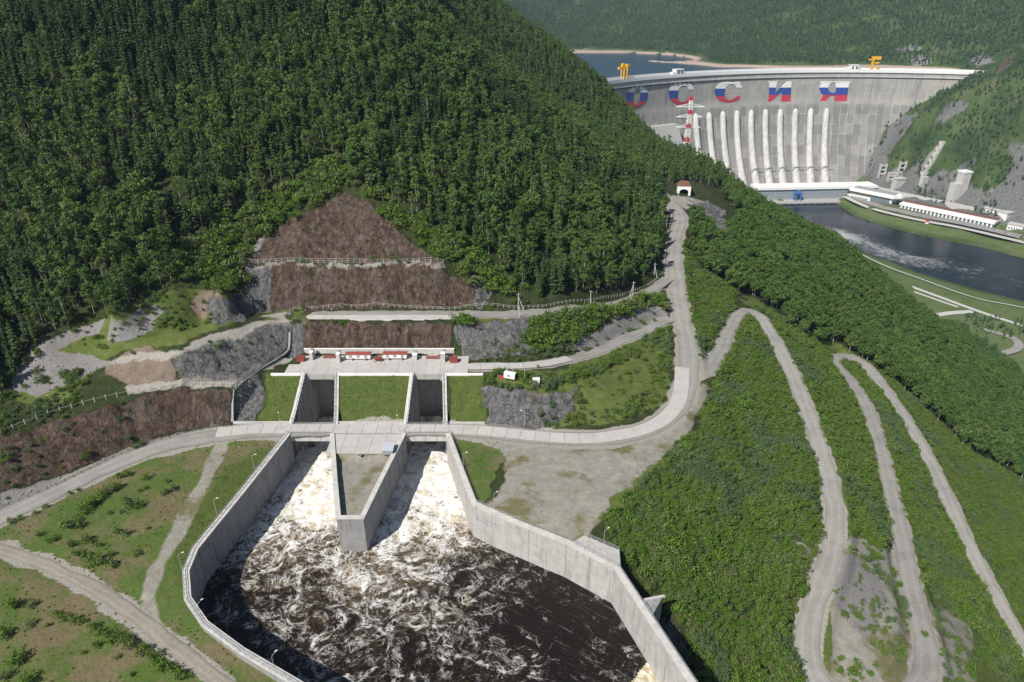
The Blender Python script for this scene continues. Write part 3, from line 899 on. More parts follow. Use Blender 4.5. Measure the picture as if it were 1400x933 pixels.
g = NT('churning_water')
f = g.attr('foam')
pA = g.noise(0.16, 7, 0.62, dist=1.6)
pB = g.noise(0.55, 6, 0.65, dist=2.2)
rid = g.math('SUBTRACT', 1.0, g.math('ABSOLUTE', g.math('MULTIPLY', g.math('SUBTRACT', g.noise(0.32, 5, 0.6, dist=1.8), 0.5), 5.0)))
rid2 = g.math('SUBTRACT', 1.0, g.math('ABSOLUTE', g.math('MULTIPLY', g.math('SUBTRACT', g.noise(0.95, 5, 0.65, dist=1.5), 0.5), 5.0)))
def ridge(scale, dist, k, det=5):
    return g.math('SUBTRACT', 1.0, g.math('ABSOLUTE', g.math('MULTIPLY', g.math('SUBTRACT', g.noise(scale, det, 0.62, dist=dist), 0.5), k)))
net = g.math('MAXIMUM', ridge(0.11, 1.2, 9.0), g.math('SUBTRACT', ridge(0.27, 1.0, 8.0, 6), 0.05))
net = g.math('MAXIMUM', net, g.math('SUBTRACT', ridge(0.70, 0.8, 7.0, 6), 0.14))
thick = g.math('MULTIPLY', g.math('MAXIMUM', g.math('SUBTRACT', f, 0.62), 0.0), 2.3)
val = g.math('ADD', g.math('ADD', net, g.math('MULTIPLY', g.math('SUBTRACT', pA, 0.5), 1.5)), g.math('ADD', g.math('MULTIPLY', f, 0.72), g.math('MULTIPLY', thick, pB)))
white = g.math('MULTIPLY', g.step(val, 0.98, 1.56), 0.96)
brown = g.math('MULTIPLY', g.step(g.math('ADD', pB, g.math('MULTIPLY', f, 0.8)), 0.72, 1.20), g.math('ADD', 0.35, g.math('MULTIPLY', pA, 1.1)), True)
# long streaks where the water runs to the weir
ang = math.atan2(weir_a[1] - P(700, 790, WAT_Z)[1], weir_a[0] - P(700, 790, WAT_Z)[0])
vr = g.n('ShaderNodeVectorRotate', rotation_type='Z_AXIS')
g.l(g.pos(), vr.inputs['Vector'])
vr.inputs['Angle'].default_value = -ang
sn = g.noise(0.8, 5, 0.7, stretch=(0.10, 1.5, 1), vec=vr.outputs[0], dist=1.1)
stk = g.math('MULTIPLY', g.step(sn, 0.58, 0.80), g.math('MULTIPLY', g.attr('streak'), 0.5))
c = g.mix(brown, (0.010, 0.007, 0.005), (0.170, 0.115, 0.052))
tint = g.ramp(g.noise(0.22, 5, 0.65, dist=1.0), [(0.34, (0.56, 0.49, 0.35)), (0.52, (0.82, 0.81, 0.79))])
c = g.mix(g.math('MAXIMUM', white, stk), c, tint)
g.col(c)
g.l(g.math('ADD', g.math('MULTIPLY', white, 0.5), 0.12), g.b.inputs['Roughness'])
g.b.inputs['IOR'].default_value = 1.33
g.b.inputs['Specular IOR Level'].default_value = 0.45
g.bump(g.math('ADD', g.noise(0.9, 6, 0.7, dist=1.0), g.math('MULTIPLY', white, 0.35)), 0.7, 0.5)
tag(link('basin_water', me, [g.m]), kind='structure')

# ------------------------------------------------------------------ river and reservoir
def water_mat(name, c, rough, wave, foam=False):
    g = NT(name)
    if foam:
        f = g.attr('foam')
        pa = g.noise(0.035, 7, 0.65, dist=2.0)
        pb = g.noise(0.10, 7, 0.75, stretch=(1.3, 0.5, 1), dist=2.5)
        val = g.math('ADD', g.math('ADD', g.math('MULTIPLY', pa, 0.6), g.math('MULTIPLY', pb, 0.6)), g.math('MULTIPLY', f, 0.55))
        wh = g.math('MULTIPLY', g.step(val, 0.84, 1.20), 0.6)
        cc = g.mix(g.step(g.noise(0.02, 5, 0.6), 0.4, 0.7), c, tuple(x * 1.8 for x in c))
        g.col(g.mix(wh, cc, (0.62, 0.64, 0.64)))
        g.l(g.math('ADD', g.math('MULTIPLY', wh, 0.4), rough), g.b.inputs['Roughness'])
    else:
        g.col(c)
        g.rough(rough)
    g.b.inputs['IOR'].default_value = 1.33
    g.b.inputs['Specular IOR Level'].default_value = 0.5
    g.bump(g.noise(wave, 5, 0.65), 0.5, 0.6)
    return g.m
xs = np.arange(330, 1900, 7.0)
ys = np.arange(-300, 1430, 7.0)
RX, RY = np.meshgrid(xs, ys)
line = [P(u, v, RIV)[:2] for u, v in ((1100, 308), (1150, 323), (1200, 338), (1250, 352), (1290, 358), (1345, 372), (1400, 386), (1500, 415))]
line2 = [P(u, v, RIV)[:2] for u, v in ((1190, 350), (1260, 365), (1330, 386), (1400, 412), (1500, 440))]
d1, _ = seg_dist(RX, RY, line)
d2, _ = seg_dist(RX, RY, line2)
uu, vv, _ = project(RX, RY, RX * 0 + RIV)
fo = np.clip(1 - d1 / 62, 0, 1) * np.clip(1.0 - (uu - 1120) / 600, 0.35, 1) * .85 + np.clip(1 - d2 / 55, 0, 1) * 0.38
fo = np.clip(fo + np.clip(1 - np.abs(uu - 1150) / 50, 0, 1) * np.clip(1 - np.abs(vv - 322) / 14, 0, 1) * 0.5, 0, 1)
nyb, nxb = RX.shape
I = np.arange(nyb * nxb).reshape(nyb, nxb)
q = np.stack([I[:-1, :-1], I[:-1, 1:], I[1:, 1:], I[1:, :-1]], -1).reshape(-1, 4)
me = np_mesh('river', np.c_[RX.ravel(), RY.ravel(), RX.ravel() * 0 + RIV], q)
set_attr(me, 'foam', fo.ravel())
tag(link('river', me, [water_mat('river_water', (0.012, 0.018, 0.028), 0.12, 0.12, True)]), kind='structure')

# ------------------------------------------------------------------ dam: an arch, centre of curvature downstream
A1, A2, A3 = np.array([188., 1382.]), np.array([636., 1590.]), np.array([981., 1545.])
def circ(p, q, r):
    ax, ay = q - p; bx, by = r - p
    d = 2 * (ax * by - ay * bx)
    ux = (by * (ax * ax + ay * ay) - ay * (bx * bx + by * by)) / d
    uy = (ax * (bx * bx + by * by) - bx * (ax * ax + ay * ay)) / d
    return p + np.array([ux, uy]), math.hypot(ux, uy)
DC, DR = circ(A1, A2, A3)
th = lambda p: math.atan2(p[1] - DC[1], p[0] - DC[0])
TH0, TH1 = th(A1) + 0.12, th(A3) - 0.16
CREST = -15.0
def arc(t, off, z):
    """point of the dam: off metres downstream of the crest line"""
    r = DR - off
    return (DC[0] + r * math.cos(t), DC[1] + r * math.sin(t), z)
def prof(z):
    h = max(0.0, -75.0 - z)
    return 0.17 * h + 0.0014 * h * h
def arc_hit(u, v, off=0.0):
    """sight line to the upright upper face"""
    a, yy, zz = ray_dir(u, v)
    a, yy, zz = float(a), float(yy), float(zz)
    A = a * a + yy * yy
    B = -2 * (a * DC[0] + yy * DC[1])
    C = DC[0] ** 2 + DC[1] ** 2 - (DR - off) ** 2
    t = (-B + math.sqrt(B * B - 4 * A * C)) / (2 * A)
    return (a * t, yy * t, CAM_Z + zz * t)

def concrete(name, c=(0.42, 0.41, 0.39), streak=0.5, scale=0.5, bump=0.15, vs=0.12):
    g = NT(name)
    n = g.noise(scale, 6, 0.65)
    cc = g.ramp(n, [(0.3, tuple(x * 0.80 for x in c)), (0.7, tuple(x * 1.12 for x in c))])
    s = g.noise(scale * 1.6, 5, 0.65, stretch=(1, 1, vs))
    cc = g.mix(g.math('MULTIPLY', g.step(s, 0.48, 0.72), streak), cc, tuple(x * 0.45 for x in c))
    g.col(cc)
    g.rough(0.85)
    g.bump(g.noise(scale * 8, 4, 0.6), bump, 0.1)
    return g.m
M_CONC = concrete('weathered_concrete')
M_CONC_L = concrete('pale_concrete', (0.52, 0.505, 0.48), 0.35)
M_WALLC = concrete('shaded_wall_concrete', (0.29, 0.29, 0.288), 0.8, 0.45, 0.2, 0.10)  # wall concrete darkened: the left wall's shade is put into the colour
M_WHITE = mat_plain('white_paint', (0.78, 0.78, 0.77), 0.6, 0.06)
M_STEEL = mat_plain('grey_steel', (0.30, 0.31, 0.32), 0.5, 0.12)
M_DARK = mat_plain('dark_opening', (0.02, 0.02, 0.022), 0.8, 0.2)
M_YEL = mat_plain('yellow_paint', (0.72, 0.40, 0.02), 0.5, 0.08)
M_RED = mat_plain('red_oxide_paint', (0.25, 0.055, 0.045), 0.65, 0.22)
M_REDB = mat_plain('signal_red_paint', (0.55, 0.045, 0.07), 0.6, 0.06)
M_BLUE = mat_plain('blue_paint', (0.035, 0.075, 0.32), 0.6, 0.06)
M_GLASS = mat_plain('grey_glazing', (0.14, 0.18, 0.21), 0.25, 0.2)
M_RUST = mat_plain('rusty_metal', (0.16, 0.08, 0.05), 0.8, 0.25)

dam = thing('dam', 'huge pale concrete arch dam with big letters across its top and long round penstocks', 'dam', arc(0.5 * (TH0 + TH1), 0, -240))
DAM0 = Vector(dam.location)
def dpart(mb, name, mats, smooth=False):
    mb.v = [(x - DAM0.x, y - DAM0.y, z - DAM0.z) for x, y, z in mb.v]
    return mb.build(name, mats, dam, smooth=smooth)
# face
NT_ = 150
tt = np.linspace(TH0, TH1, NT_)
zs = np.r_[np.linspace(-17, -75, 8), np.linspace(-80, -262, 26)]
m = MB().grid([[arc(t, prof(z), z) for z in zs] for t in tt])
arcs = np.repeat(tt * DR, len(zs))
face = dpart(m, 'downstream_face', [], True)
set_attr(face.data, 'arc', arcs)
g = NT('dam_concrete')
cx_ = g.n('ShaderNodeCombineXYZ')
g.l(g.attr('arc'), cx_.inputs[0])
sp = g.n('ShaderNodeSeparateXYZ')
g.l(g.pos(), sp.inputs[0])
g.l(sp.outputs['Z'], cx_.inputs[2])
vec = cx_.outputs[0]
n = g.noise(0.03, 6, 0.65, vec=vec)
cc = g.ramp(n, [(0.3, (0.31, 0.295, 0.272)), (0.7, (0.45, 0.435, 0.40))])
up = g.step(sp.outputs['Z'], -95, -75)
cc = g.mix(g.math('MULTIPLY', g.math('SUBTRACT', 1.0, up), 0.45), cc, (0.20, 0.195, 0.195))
hs = g.noise(0.05, 5, 0.7, stretch=(0.4, 1, 5), vec=vec)
cc = g.mix(g.math('MULTIPLY', g.step(hs, 0.5, 0.75), 0.55), cc, (0.47, 0.46, 0.44))
vs = g.noise(0.10, 5, 0.7, stretch=(1.6, 1, 0.12), vec=vec)
cc = g.mix(g.math('MULTIPLY', g.step(vs, 0.48, 0.72), 0.6), cc, (0.16, 0.155, 0.155))
def grid_lines(axis_out, period, width, jitter):
    a = g.math('DIVIDE', axis_out, period)
    fr = g.math('FRACT', a)
    return g.math('LESS_THAN', fr, width)
s2 = g.n('ShaderNodeSeparateXYZ')
g.l(vec, s2.inputs[0])
lv = g.math('MULTIPLY', grid_lines(s2.outputs[0], 15.8, 0.10, 0), g.step(g.noise(0.04, 3, 0.6, vec=vec), 0.4, 0.6))
lh = g.math('MULTIPLY', grid_lines(s2.outputs[2], 21.0, 0.06, 0), g.step(g.noise(0.03, 3, 0.6, vec=vec), 0.48, 0.62))
wnz = g.n('ShaderNodeTexWhiteNoise', noise_dimensions='2D')
wcx = g.n('ShaderNodeCombineXYZ')
g.l(g.math('FLOOR', g.math('DIVIDE', s2.outputs[0], 15.8)), wcx.inputs[0])
g.l(g.math('FLOOR', g.math('DIVIDE', s2.outputs[2], 21.0)), wcx.inputs[1])
g.l(wcx.outputs[0], wnz.inputs['Vector'])
cc = g.mix(g.math('MULTIPLY', g.math('MULTIPLY', wnz.outputs['Value'], g.math('SUBTRACT', 1.0, g.math('MULTIPLY', up, .75))), 0.62), cc, (0.135, 0.13, 0.13))
cc = g.mix(g.math('MULTIPLY', g.math('MAXIMUM', lv, lh), 0.55), cc, (0.52, 0.51, 0.48))
g.col(cc)
g.rough(0.9)
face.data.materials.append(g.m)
# crest: roadway, parapets, overhanging galleries with corbels
def ring(o0, o1, z0, z1, t0=TH0, t1=TH1, n=110):
    mb = MB()
    prof_ = [(o0, z0), (o1, z0), (o1, z1), (o0, z1), (o0, z0)]
    mb.grid([[arc(t, o, z) for o, z in prof_] for t in np.linspace(t0, t1, n)])
    return mb
M_CREST = concrete('crest_concrete', (0.50, 0.51, 0.52), 0.3, 0.05)
dpart(ring(1.5, -24, -18, CREST), 'crest_roadway', M_CREST)
dpart(ring(2.2, 1.5, -19, CREST + 2.2), 'downstream_parapet', M_WHITE)
dpart(ring(-23, -24.4, -18, CREST + 3.4), 'upstream_parapet', M_CREST)
dpart(ring(-7, -9, CREST, CREST + 4.5), 'crest_wall', M_WHITE)
dpart(ring(2.6, 0.0, -28.5, -26.5), 'gallery', M_CREST)
mb = MB()
for t in np.arange(TH0 - 0.42, TH0, 12.0 / DR):
    a, b = arc(t, 0, -32), arc(t, 2.2, -32)
    mb.bar((a[0], a[1], -30), (b[0], b[1], -30), 5.0, 2.6)
tag(dpart(mb, 'corbels', M_DARK), kind='stuff')
mb = MB()
for t in np.arange(TH0, TH1, 24.0 / DR):
    a = arc(t, -22.5, CREST)
    mb.tube(a, (a[0], a[1], CREST + 11), 0.45, n=5)
tag(dpart(mb, 'lamp_masts', M_STEEL), kind='stuff')
# penstocks
def theta_at(u, z, off):
    best = None
    for t in np.linspace(TH0, TH1, 3000):
        x, y, zz_ = arc(t, off, z)
        uu_, _, _ = project(x, y, zz_)
        d_ = abs(float(uu_) - u)
        if best is None or d_ < best[0]:
            best = (d_, t)
    return best[1]
M_PEN = concrete('penstock_concrete', (0.56, 0.55, 0.53), 0.55, 0.10, 0.1, 0.25)
t_a, t_b = theta_at(952.5, -94, prof(-94) + 4), theta_at(1131.5, -94, prof(-94) + 4)
for k in range(10):
    t = t_a + (t_b - t_a) * k / 9
    c0 = np.array([math.cos(t), math.sin(t)])
    side = np.array([-c0[1], c0[0]])
    rows = []
    zlist = list(-93 + 0 * np.arange(1)) + [-94, -97, -102] + list(np.linspace(-110, -252, 22))
    for i, z in enumerate(zlist):
        r = 6.6 * (0.05, 0.5, 0.8, 0.97)[i] if i < 4 else 6.6 + 2.6 * max(0, (-z - 150) / 93) ** 1.5
        row = []
        for j in range(11):
            ph = math.pi * j / 10
            p = np.array(arc(t, prof(z), z))
            out = max(r * math.sin(ph) * 1.15, 0) - 0.5
            p[:2] += side * r * math.cos(ph) - c0 * out
            row.append(tuple(p))
        rows.append(row)
    dpart(MB().grid(rows), 'penstock', M_PEN, True)
    if k > 3:
        mb = MB()
        p = arc(t, prof(-214) + 8, -212)
        for s in (-1, 1):
            a = np.array(p[:2]) + side * s * 14
            mb.bar((a[0], a[1], -212), (p[0], p[1], -209), 1.2)
        mb.bar((p[0], p[1], -209), (p[0] - c0[0] * 5, p[1] - c0[1] * 5, -222), 1.2)
        dpart(mb, 'walkway', M_STEEL)
# letters painted across the top of the face, in three bands
def letter(name_label, poly, holes, v1, v2, tilt=0.0):
    mb = MB()
    polys = [poly] + holes
    va, vb = min(p[1] for p in poly), max(p[1] for p in poly)
    edges = np.unique(np.r_[np.linspace(va, vb, 42), v1, v2])
    def cuts(vv_):
        xs_ = []
        for pl_ in polys:
            for i in range(len(pl_)):
                (x0, y0), (x1, y1) = pl_[i], pl_[(i + 1) % len(pl_)]
                if (y0 > vv_) != (y1 > vv_):
                    xs_.append(x0 + (x1 - x0) * (vv_ - y0) / (y1 - y0))
        return sorted(xs_)
    for e0, e1 in zip(edges[:-1], edges[1:]):
        a, b = cuts(e0 + 1e-4), cuts(e1 - 1e-4)
        if len(a) != len(b):
            a = b = cuts(0.5 * (e0 + e1))
        mid = 0.5 * (e0 + e1)
        mi = 0 if mid < v1 else 1 if mid < v2 else 2
        for i in range(0, len(a) - 1, 2):
            mb.add([arc_hit(a[i], e0, 0.6), arc_hit(a[i + 1], e0, 0.6), arc_hit(b[i + 1], e1, 0.6), arc_hit(b[i], e1, 0.6)], [(3, 2, 1, 0)], mi)
            # thickness back to the face
    bm = dpart(mb, 'letter', [M_WHITE, M_BLUE, M_REDB])
    bm['label'] = name_label
    return bm
def ell(cx, cy, rx, ry, sh, n=40):
    return [(cx + rx * math.cos(2 * math.pi * k / n) - sh * math.sin(2 * math.pi * k / n), cy + ry * math.sin(2 * math.pi * k / n)) for k in range(n)]
z5 = lambda pts: [(820 + x / 7.778, 60 + y / 7.778) for x, y in pts]
z1 = lambda pts: [(800 + x / 4.667, 40 + y / 4.667) for x, y in pts]
z2 = lambda pts: [(1100 + x / 4.667, 40 + y / 4.667) for x, y in pts]
letter('letter O in white, blue and red bands', z5(ell(393, 565, 113, 118, 22)), [z5(ell(393, 560, 37, 96, 10))], 60 + 518 / 7.778, 60 + 612 / 7.778)
Cpts = [(975, 418), (1000, 488), (948, 489), (936, 462), (905, 446), (872, 450), (845, 475), (831, 515), (829, 560), (840, 602), (870, 624), (910, 617), (945, 582), (985, 580), (965, 618), (925, 642), (880, 653), (825, 648), (775, 622), (742, 580),
        (731, 530), (738, 485), (760, 450), (800, 426), (850, 418), (915, 425), (940, 418)]
C1 = z5(Cpts)
letter('first letter C, partly behind the mast', C1, [], 60 + 497 / 7.778, 60 + 585 / 7.778)
sx, sy = (1014.7 - 976.8) / (948.6 - 913.9), (140.7 - 111.8) / (143.9 - 113.7)
C2 = [(976.8 + (x - 913.9) * sx, 111.8 + (y - 113.7) * sy) for x, y in C1]
letter('second letter C above the third and fourth penstock', C2, [], 40 + 380 / 4.667, 40 + 428 / 4.667)
letter('letter shaped like a mirrored N in three bands',
       z1([(1160, 333), (1226, 333), (1213, 405), (1285, 333), (1318, 333), (1310, 450), (1316, 466), (1250, 466), (1256, 400), (1185, 462), (1160, 466), (1172, 440), (1175, 345)]), [], 40 + 373 / 4.667, 40 + 420 / 4.667)
letter('letter shaped like a mirrored R in three bands',
       z2([(95, 333), (298, 333), (284, 345), (270, 450), (275, 466), (187, 466), (192, 423), (166, 423), (128, 466), (80, 466), (97, 458), (118, 424), (100, 400), (93, 372), (106, 345)]),
       [z2([(150, 378), (160, 350), (180, 341), (197, 341), (201, 375), (196, 405), (176, 408), (156, 396)])], 40 + 373 / 4.667, 40 + 420 / 4.667)
# dark ledge and dividing wall low on the left of the face
t_d = theta_at(915, -108, 6)
mb = MB().grid([[arc(t, prof(z) + o, z) for z, o in ((-108, 0), (-108, 16), (-260, 30))] for t in np.linspace(t_d + 0.10, t_d - 0.012, 14)])
dpart(mb, 'spillway_apron', M_CONC)
# gatehouses on the crest
for u, wd in ((927, 20), (1167, 18)):
    t = theta_at(u, CREST + 4, -6)
    rz = t - math.pi / 2
    p = arc(t, -6, CREST)
    mb = MB().box((p[0], p[1], CREST + 5), (wd, 12, 10), rz).box((p[0], p[1], CREST + 10.6), (wd + 2, 13.5, 1.0), rz)
    q_ = arc(t + 14 / DR, -5, CREST)
    mb.box((q_[0], q_[1], CREST + 3), (8, 9, 6), rz)
    dp = dpart(mb, 'gatehouse', M_WHITE)
    for s in (-0.25, 0.2):
        a = arc(t + s * wd / DR, 0.15, CREST)
        mb = MB().box((a[0], a[1], CREST + 5.5), (3.2, 0.6, 5), rz)
        mb.v = [(x - DAM0.x, y - DAM0.y, z - DAM0.z) for x, y, z in mb.v]
        mb.build('window', M_DARK, dp)

# reservoir behind the dam
rows = [[arc(t, -24, RES)] for t in np.linspace(TH0 + 0.25, TH1 - 0.1, 40)]
near_edge = [r[0] for r in rows]
mb = MB().grid([[p, (p[0] * 1.0 + (p[0] - 600) * 0.9, 2700, RES)] for p in near_edge])
tag(mb.build('reservoir', water_mat('reservoir_water', (0.020, 0.055, 0.115), 0.15, 0.2)), kind='structure')

# yellow gantry cranes on the crest
def gantry(u, mirrored, label):
    t = theta_at(u, CREST, -8)
    p = arc(t, -10, CREST)
    r = thing('gantry_crane', label, 'crane', p, t - math.pi / 2, 'yellow gantry cranes on the dam crest')
    r.scale = (.92, .92, .88)
    if not mirrored:
        for x, y, h in ((-9, -6, 24), (-1, -7, 32), (6, 6, 22), (-3, 7, 26)):
            MB().box((x, y, h / 2), (2.6, 2.6, h)).box((x, y, 0.7), (4, 5, 1.4)).build('leg', M_YEL, r)
        MB().box((-6, 0, 23.5), (30, 5, 4.5)).build('main_girder', M_YEL, r)
        MB().box((-5, 3, 29), (5, 6, 7)).build('hoist_house', M_YEL, r)
        MB().box((7, 1, 28), (10, 8, 5)).build('hoist_house', M_YEL, r)
        MB().bar((-3, 0, 32), (-20, 0, 25), 0.6).build('stay', M_YEL, r)
        MB().bar((-1, 0, 32), (14, 0, 26), 0.6).build('stay', M_YEL, r)
    else:
        for x, y, h in ((-8, -6, 26), (-5, 6, 26), (6, -6, 12)):
            MB().bar((x, y, 0), (x + 2.2, y, h), 3.2).box((x, y, 0.8), (5, 5, 1.6)).build('leg', M_YEL, r)
        MB().box((1, 0, 17), (17, 6, 3.5)).build('main_girder', M_YEL, r)
        MB().box((2, 0, 28), (19, 10, 7)).build('hoist_house', M_YEL, r)
        MB().box((-12, 0, 24), (6, 4, 3)).build('cab', M_YEL, r)
        MB().box((0, 0, 2.2), (17, 3, 2)).build('bogie_beam', M_YEL, r)
gantry(855, False, 'yellow gantry crane with a long arm above the letter O, near the reservoir')
gantry(1194, True, 'compact yellow gantry crane right of the last letter, before green hills')

# ------------------------------------------------------------------ powerhouse
def quad_block(name, front, depth_v, z0, z1, mat, parent=None, mb=None):
    mb = mb or MB()
    (x0, y0), (x1, y1) = front
    dx, dy = depth_v
    mb.prism([(x0, y0), (x1, y1), (x1 + dx, y1 + dy), (x0 + dx, y0 + dy)], z0, z1)
    return mb
fa, fb = P(1032, 273.5, -237)[:2], P(1156, 271, -237)[:2]
ph = thing('powerhouse', 'long grey glazed powerhouse with flat white roof at the foot of the dam', 'power station', (fa[0], fa[1], -242))
PH0 = Vector(ph.location)
def wpart(mb, name, mats, parent, o0):
    mb.v = [(x - o0.x, y - o0.y, z - o0.z) for x, y, z in mb.v]
    return mb.build(name, mats, parent)
dvec = (-(fb[1] - fa[1]), fb[0] - fa[0])
ln = math.hypot(*dvec)
dn = (dvec[0] / ln, dvec[1] / ln)
along = ((fb[0] - fa[0]) / ln, (fb[1] - fa[1]) / ln)
wpart(quad_block('', (fa, fb), (dn[0] * 30, dn[1] * 30), -237, -217, M_GLASS), 'glazed_front', mat_plain('pale_glazing', (0.27, 0.32, 0.36), 0.25, 0.2), ph, PH0)
fr = ((fa[0] - dn[0] * 3, fa[1] - dn[1] * 3), (fb[0] + along[0] * 62 - dn[0] * 3, fb[1] + along[1] * 62 - dn[1] * 3))
wpart(quad_block('', fr, (dn[0] * 36, dn[1] * 36), -217, -212.5, M_WHITE), 'roof', M_WHITE, ph, PH0)
mb = MB()
for k in range(0, 47):
    x, y = fa[0] + along[0] * ln * k / 46 - dn[0] * 0.3, fa[1] + along[1] * ln * k / 46 - dn[1] * 0.3
    mb.bar((x, y, -236.5), (x, y, -217.2), 0.7)
for z in (-231, -225, -220):
    mb.bar((fa[0] - dn[0] * .3, fa[1] - dn[1] * .3, z), (fb[0] - dn[0] * .3, fb[1] - dn[1] * .3, z), 0.5)
tag(wpart(mb, 'mullions', M_STEEL, ph, PH0), kind='stuff')
df = ((fa[0] - dn[0] * 24, fa[1] - dn[1] * 24), (fb[0] - dn[0] * 24, fb[1] - dn[1] * 24))
wpart(quad_block('', df, (dn[0] * 26, dn[1] * 26), -240.2, -237.2, M_CONC), 'draft_tube_deck', M_CONC, ph, PH0)
mb = MB()
for k in range(0, 14):
    x, y = df[0][0] + along[0] * ln * (k + .5) / 14, df[0][1] + along[1] * ln * (k + .5) / 14
    mb.bar((x + dn[0] * 1, y + dn[1] * 1, -243), (x + dn[0] * 14, y + dn[1] * 14, -240.4), 3.2, 3)
tag(wpart(mb, 'deck_piers', M_CONC, ph, PH0), kind='stuff')
c = ((fb[0] - dn[0] * 10 + along[0] * 2), (fb[1] - dn[1] * 10 + along[1] * 2))
wpart(quad_block('', (c, (c[0] + along[0] * 14, c[1] + along[1] * 14)), (dn[0] * 14, dn[1] * 14), -240, -229, M_WHITE).box((c[0] + along[0] * 6 - dn[0] * .2, c[1] + along[1] * 6 - dn[1] * .2, -234), (6, .5, 5), math.atan2(along[1], along[0]), 1), 'entrance_block', [M_WHITE, M_DARK], ph, PH0)
# blue gantry on the draft tube deck
k = 0.44
bx, by = fa[0] + along[0] * ln * k - dn[0] * 9, fa[1] + along[1] * ln * k - dn[1] * 9
r = thing('gantry_crane', 'blue gantry crane standing on the deck before the glazed powerhouse', 'crane', (bx, by, -237.2), math.atan2(along[1], along[0]))
M_BLUEC = mat_plain('crane_blue', (0.06, 0.17, 0.42), 0.5, 0.1)
for x in (-5, 5):
    for y in (-4, 4):
        MB().box((x, y, 7), (2.2, 1.6, 14)).build('leg', M_BLUEC, r)
MB().box((0, 0, 15.2), (14, 10, 2.6)).build('bridge_girder', M_BLUEC, r)
MB().box((1, 0, 18.2), (6, 6, 3.4)).build('trolley', M_BLUEC, r)

# ------------------------------------------------------------------ buildings on the right bank
def block_on(front_px, z, depth, h, extra=0):
    a, b = P(*front_px[0], z)[:2], P(*front_px[1], z)[:2]
    L = math.hypot(b[0] - a[0], b[1] - a[1])
    al = ((b[0] - a[0]) / L, (b[1] - a[1]) / L)
    nn = (-al[1], al[0])
    return a, b, L, al, nn
def origin(a, z): return Vector((a[0], a[1], z))
a, b, L, al, nn = block_on(((1161, 272.5), (1222, 285)), -234, 0, 0)
ad = thing('office_building', 'curved white office building with overhanging roof on the river bank beside the powerhouse', 'building', (a[0], a[1], -234))
o0 = Vector(ad.location)
off = lambda s, d: (a[0] + al[0] * s + nn[0] * d, a[1] + al[1] * s + nn[1] * d)
wpart(MB().prism([off(0, 0), off(L * .92, 0), off(L * .92, 24), off(0, 24)], -234, -216), 'wall', M_WHITE, ad, o0)
wpart(MB().prism([off(-2, -4), off(L * .96, -5), off(L * 1.07, 10), off(L * .98, 26), off(-2, 26)], -216, -211), 'roof', M_WHITE, ad, o0)
wpart(MB().prism([off(3, 3), off(L * .93, 3), off(L * .93, 20), off(3, 20)], -210.99, -209.5), 'roof_deck', M_STEEL, ad, o0)
wpart(MB().prism([off(0, -.5), off(L * .5, -.5), off(L * .5, 0), off(0, 0)], -222.5, -218.5), 'window_band', mat_plain('brown_band', (0.20, 0.17, 0.15), 0.4, 0.1), ad, o0)
wpart(MB().prism([off(L * .46, -.6), off(L * .88, -.6), off(L * .88, 0), off(L * .46, 0)], -231, -219), 'window_band', M_GLASS, ad, o0)
for k in range(9):
    wpart(MB().prism([off(L * (.02 + k * .045), -.7), off(L * (.05 + k * .045), -.7), off(L * (.05 + k * .045), 0), off(L * (.02 + k * .045), 0)], -231.5, -226), 'window', M_GLASS, ad, o0)
a, b, L, al, nn = block_on(((1229, 287), (1357, 314)), -235, 0, 0)
off = lambda s, d: (a[0] + al[0] * s + nn[0] * d, a[1] + al[1] * s + nn[1] * d)
hall = thing('long_hall', 'very long low hall with a row of white pilasters along the river bank', 'building', (a[0], a[1], -235))
o0 = Vector(hall.location)
wpart(MB().prism([off(0, 0), off(L, 0), off(L, 26), off(0, 26)], -235, -225.5), 'glazed_wall', M_GLASS, hall, o0)
wpart(MB().prism([off(-1, -2.4), off(L + 1, -2.4), off(L + 1, 27), off(-1, 27)], -225.5, -221.5), 'roof', M_WHITE, hall, o0)
wpart(MB().prism([off(0, 13), off(L, 13), off(L, 26), off(0, 26)], -221.45, -220.3), 'roof_ridge', M_RUST, hall, o0)
for k in range(24):
    s = L * (k + 0.3) / 24
    wpart(MB().prism([off(s, -1.5), off(s + L / 60, -1.5), off(s + L / 60, 0), off(s, 0)], -235, -225.6), 'pilaster', M_WHITE, hall, o0)
a2, b2, L2, al2, nn2 = block_on(((1337, 302), (1371, 310.5)), -235, 0, 0)
off = lambda s, d: (a2[0] + al2[0] * s + nn2[0] * d, a2[1] + al2[1] * s + nn2[1] * d)
eb = thing('end_block', 'tall blank white block closing the far end of the long hall', 'building', (a2[0], a2[1], -235))
o0 = Vector(eb.location)
wpart(MB().prism([off(0, 8), off(L2, 2), off(L2, 30), off(0, 30)], -235, -212), 'wall', M_WHITE, eb, o0)
wpart(MB().prism([off(-1, 7), off(L2 + 1, 1), off(L2 + 1, 31), off(-1, 31)], -212, -210.5), 'roof', M_CONC_L, eb, o0)
wpart(MB().prism([off(L2 + .01, 4), off(L2 + .4, 4), off(L2 + .4, 12), off(L2 + .01, 12)], -232, -222), 'window', M_GLASS, eb, o0)
a3, b3, L3, al3, nn3 = block_on(((1375, 315.5), (1396, 320)), -235, 0, 0)
off = lambda s, d: (a3[0] + al3[0] * s + nn3[0] * d, a3[1] + al3[1] * s + nn3[1] * d)
sb = thing('small_building', 'small white flat building right of the tall white block', 'building', (a3[0], a3[1], -235))
o0 = Vector(sb.location)
wpart(MB().prism([off(0, 0), off(L3, 0), off(L3, 16), off(0, 16)], -235, -223), 'wall', M_WHITE, sb, o0)
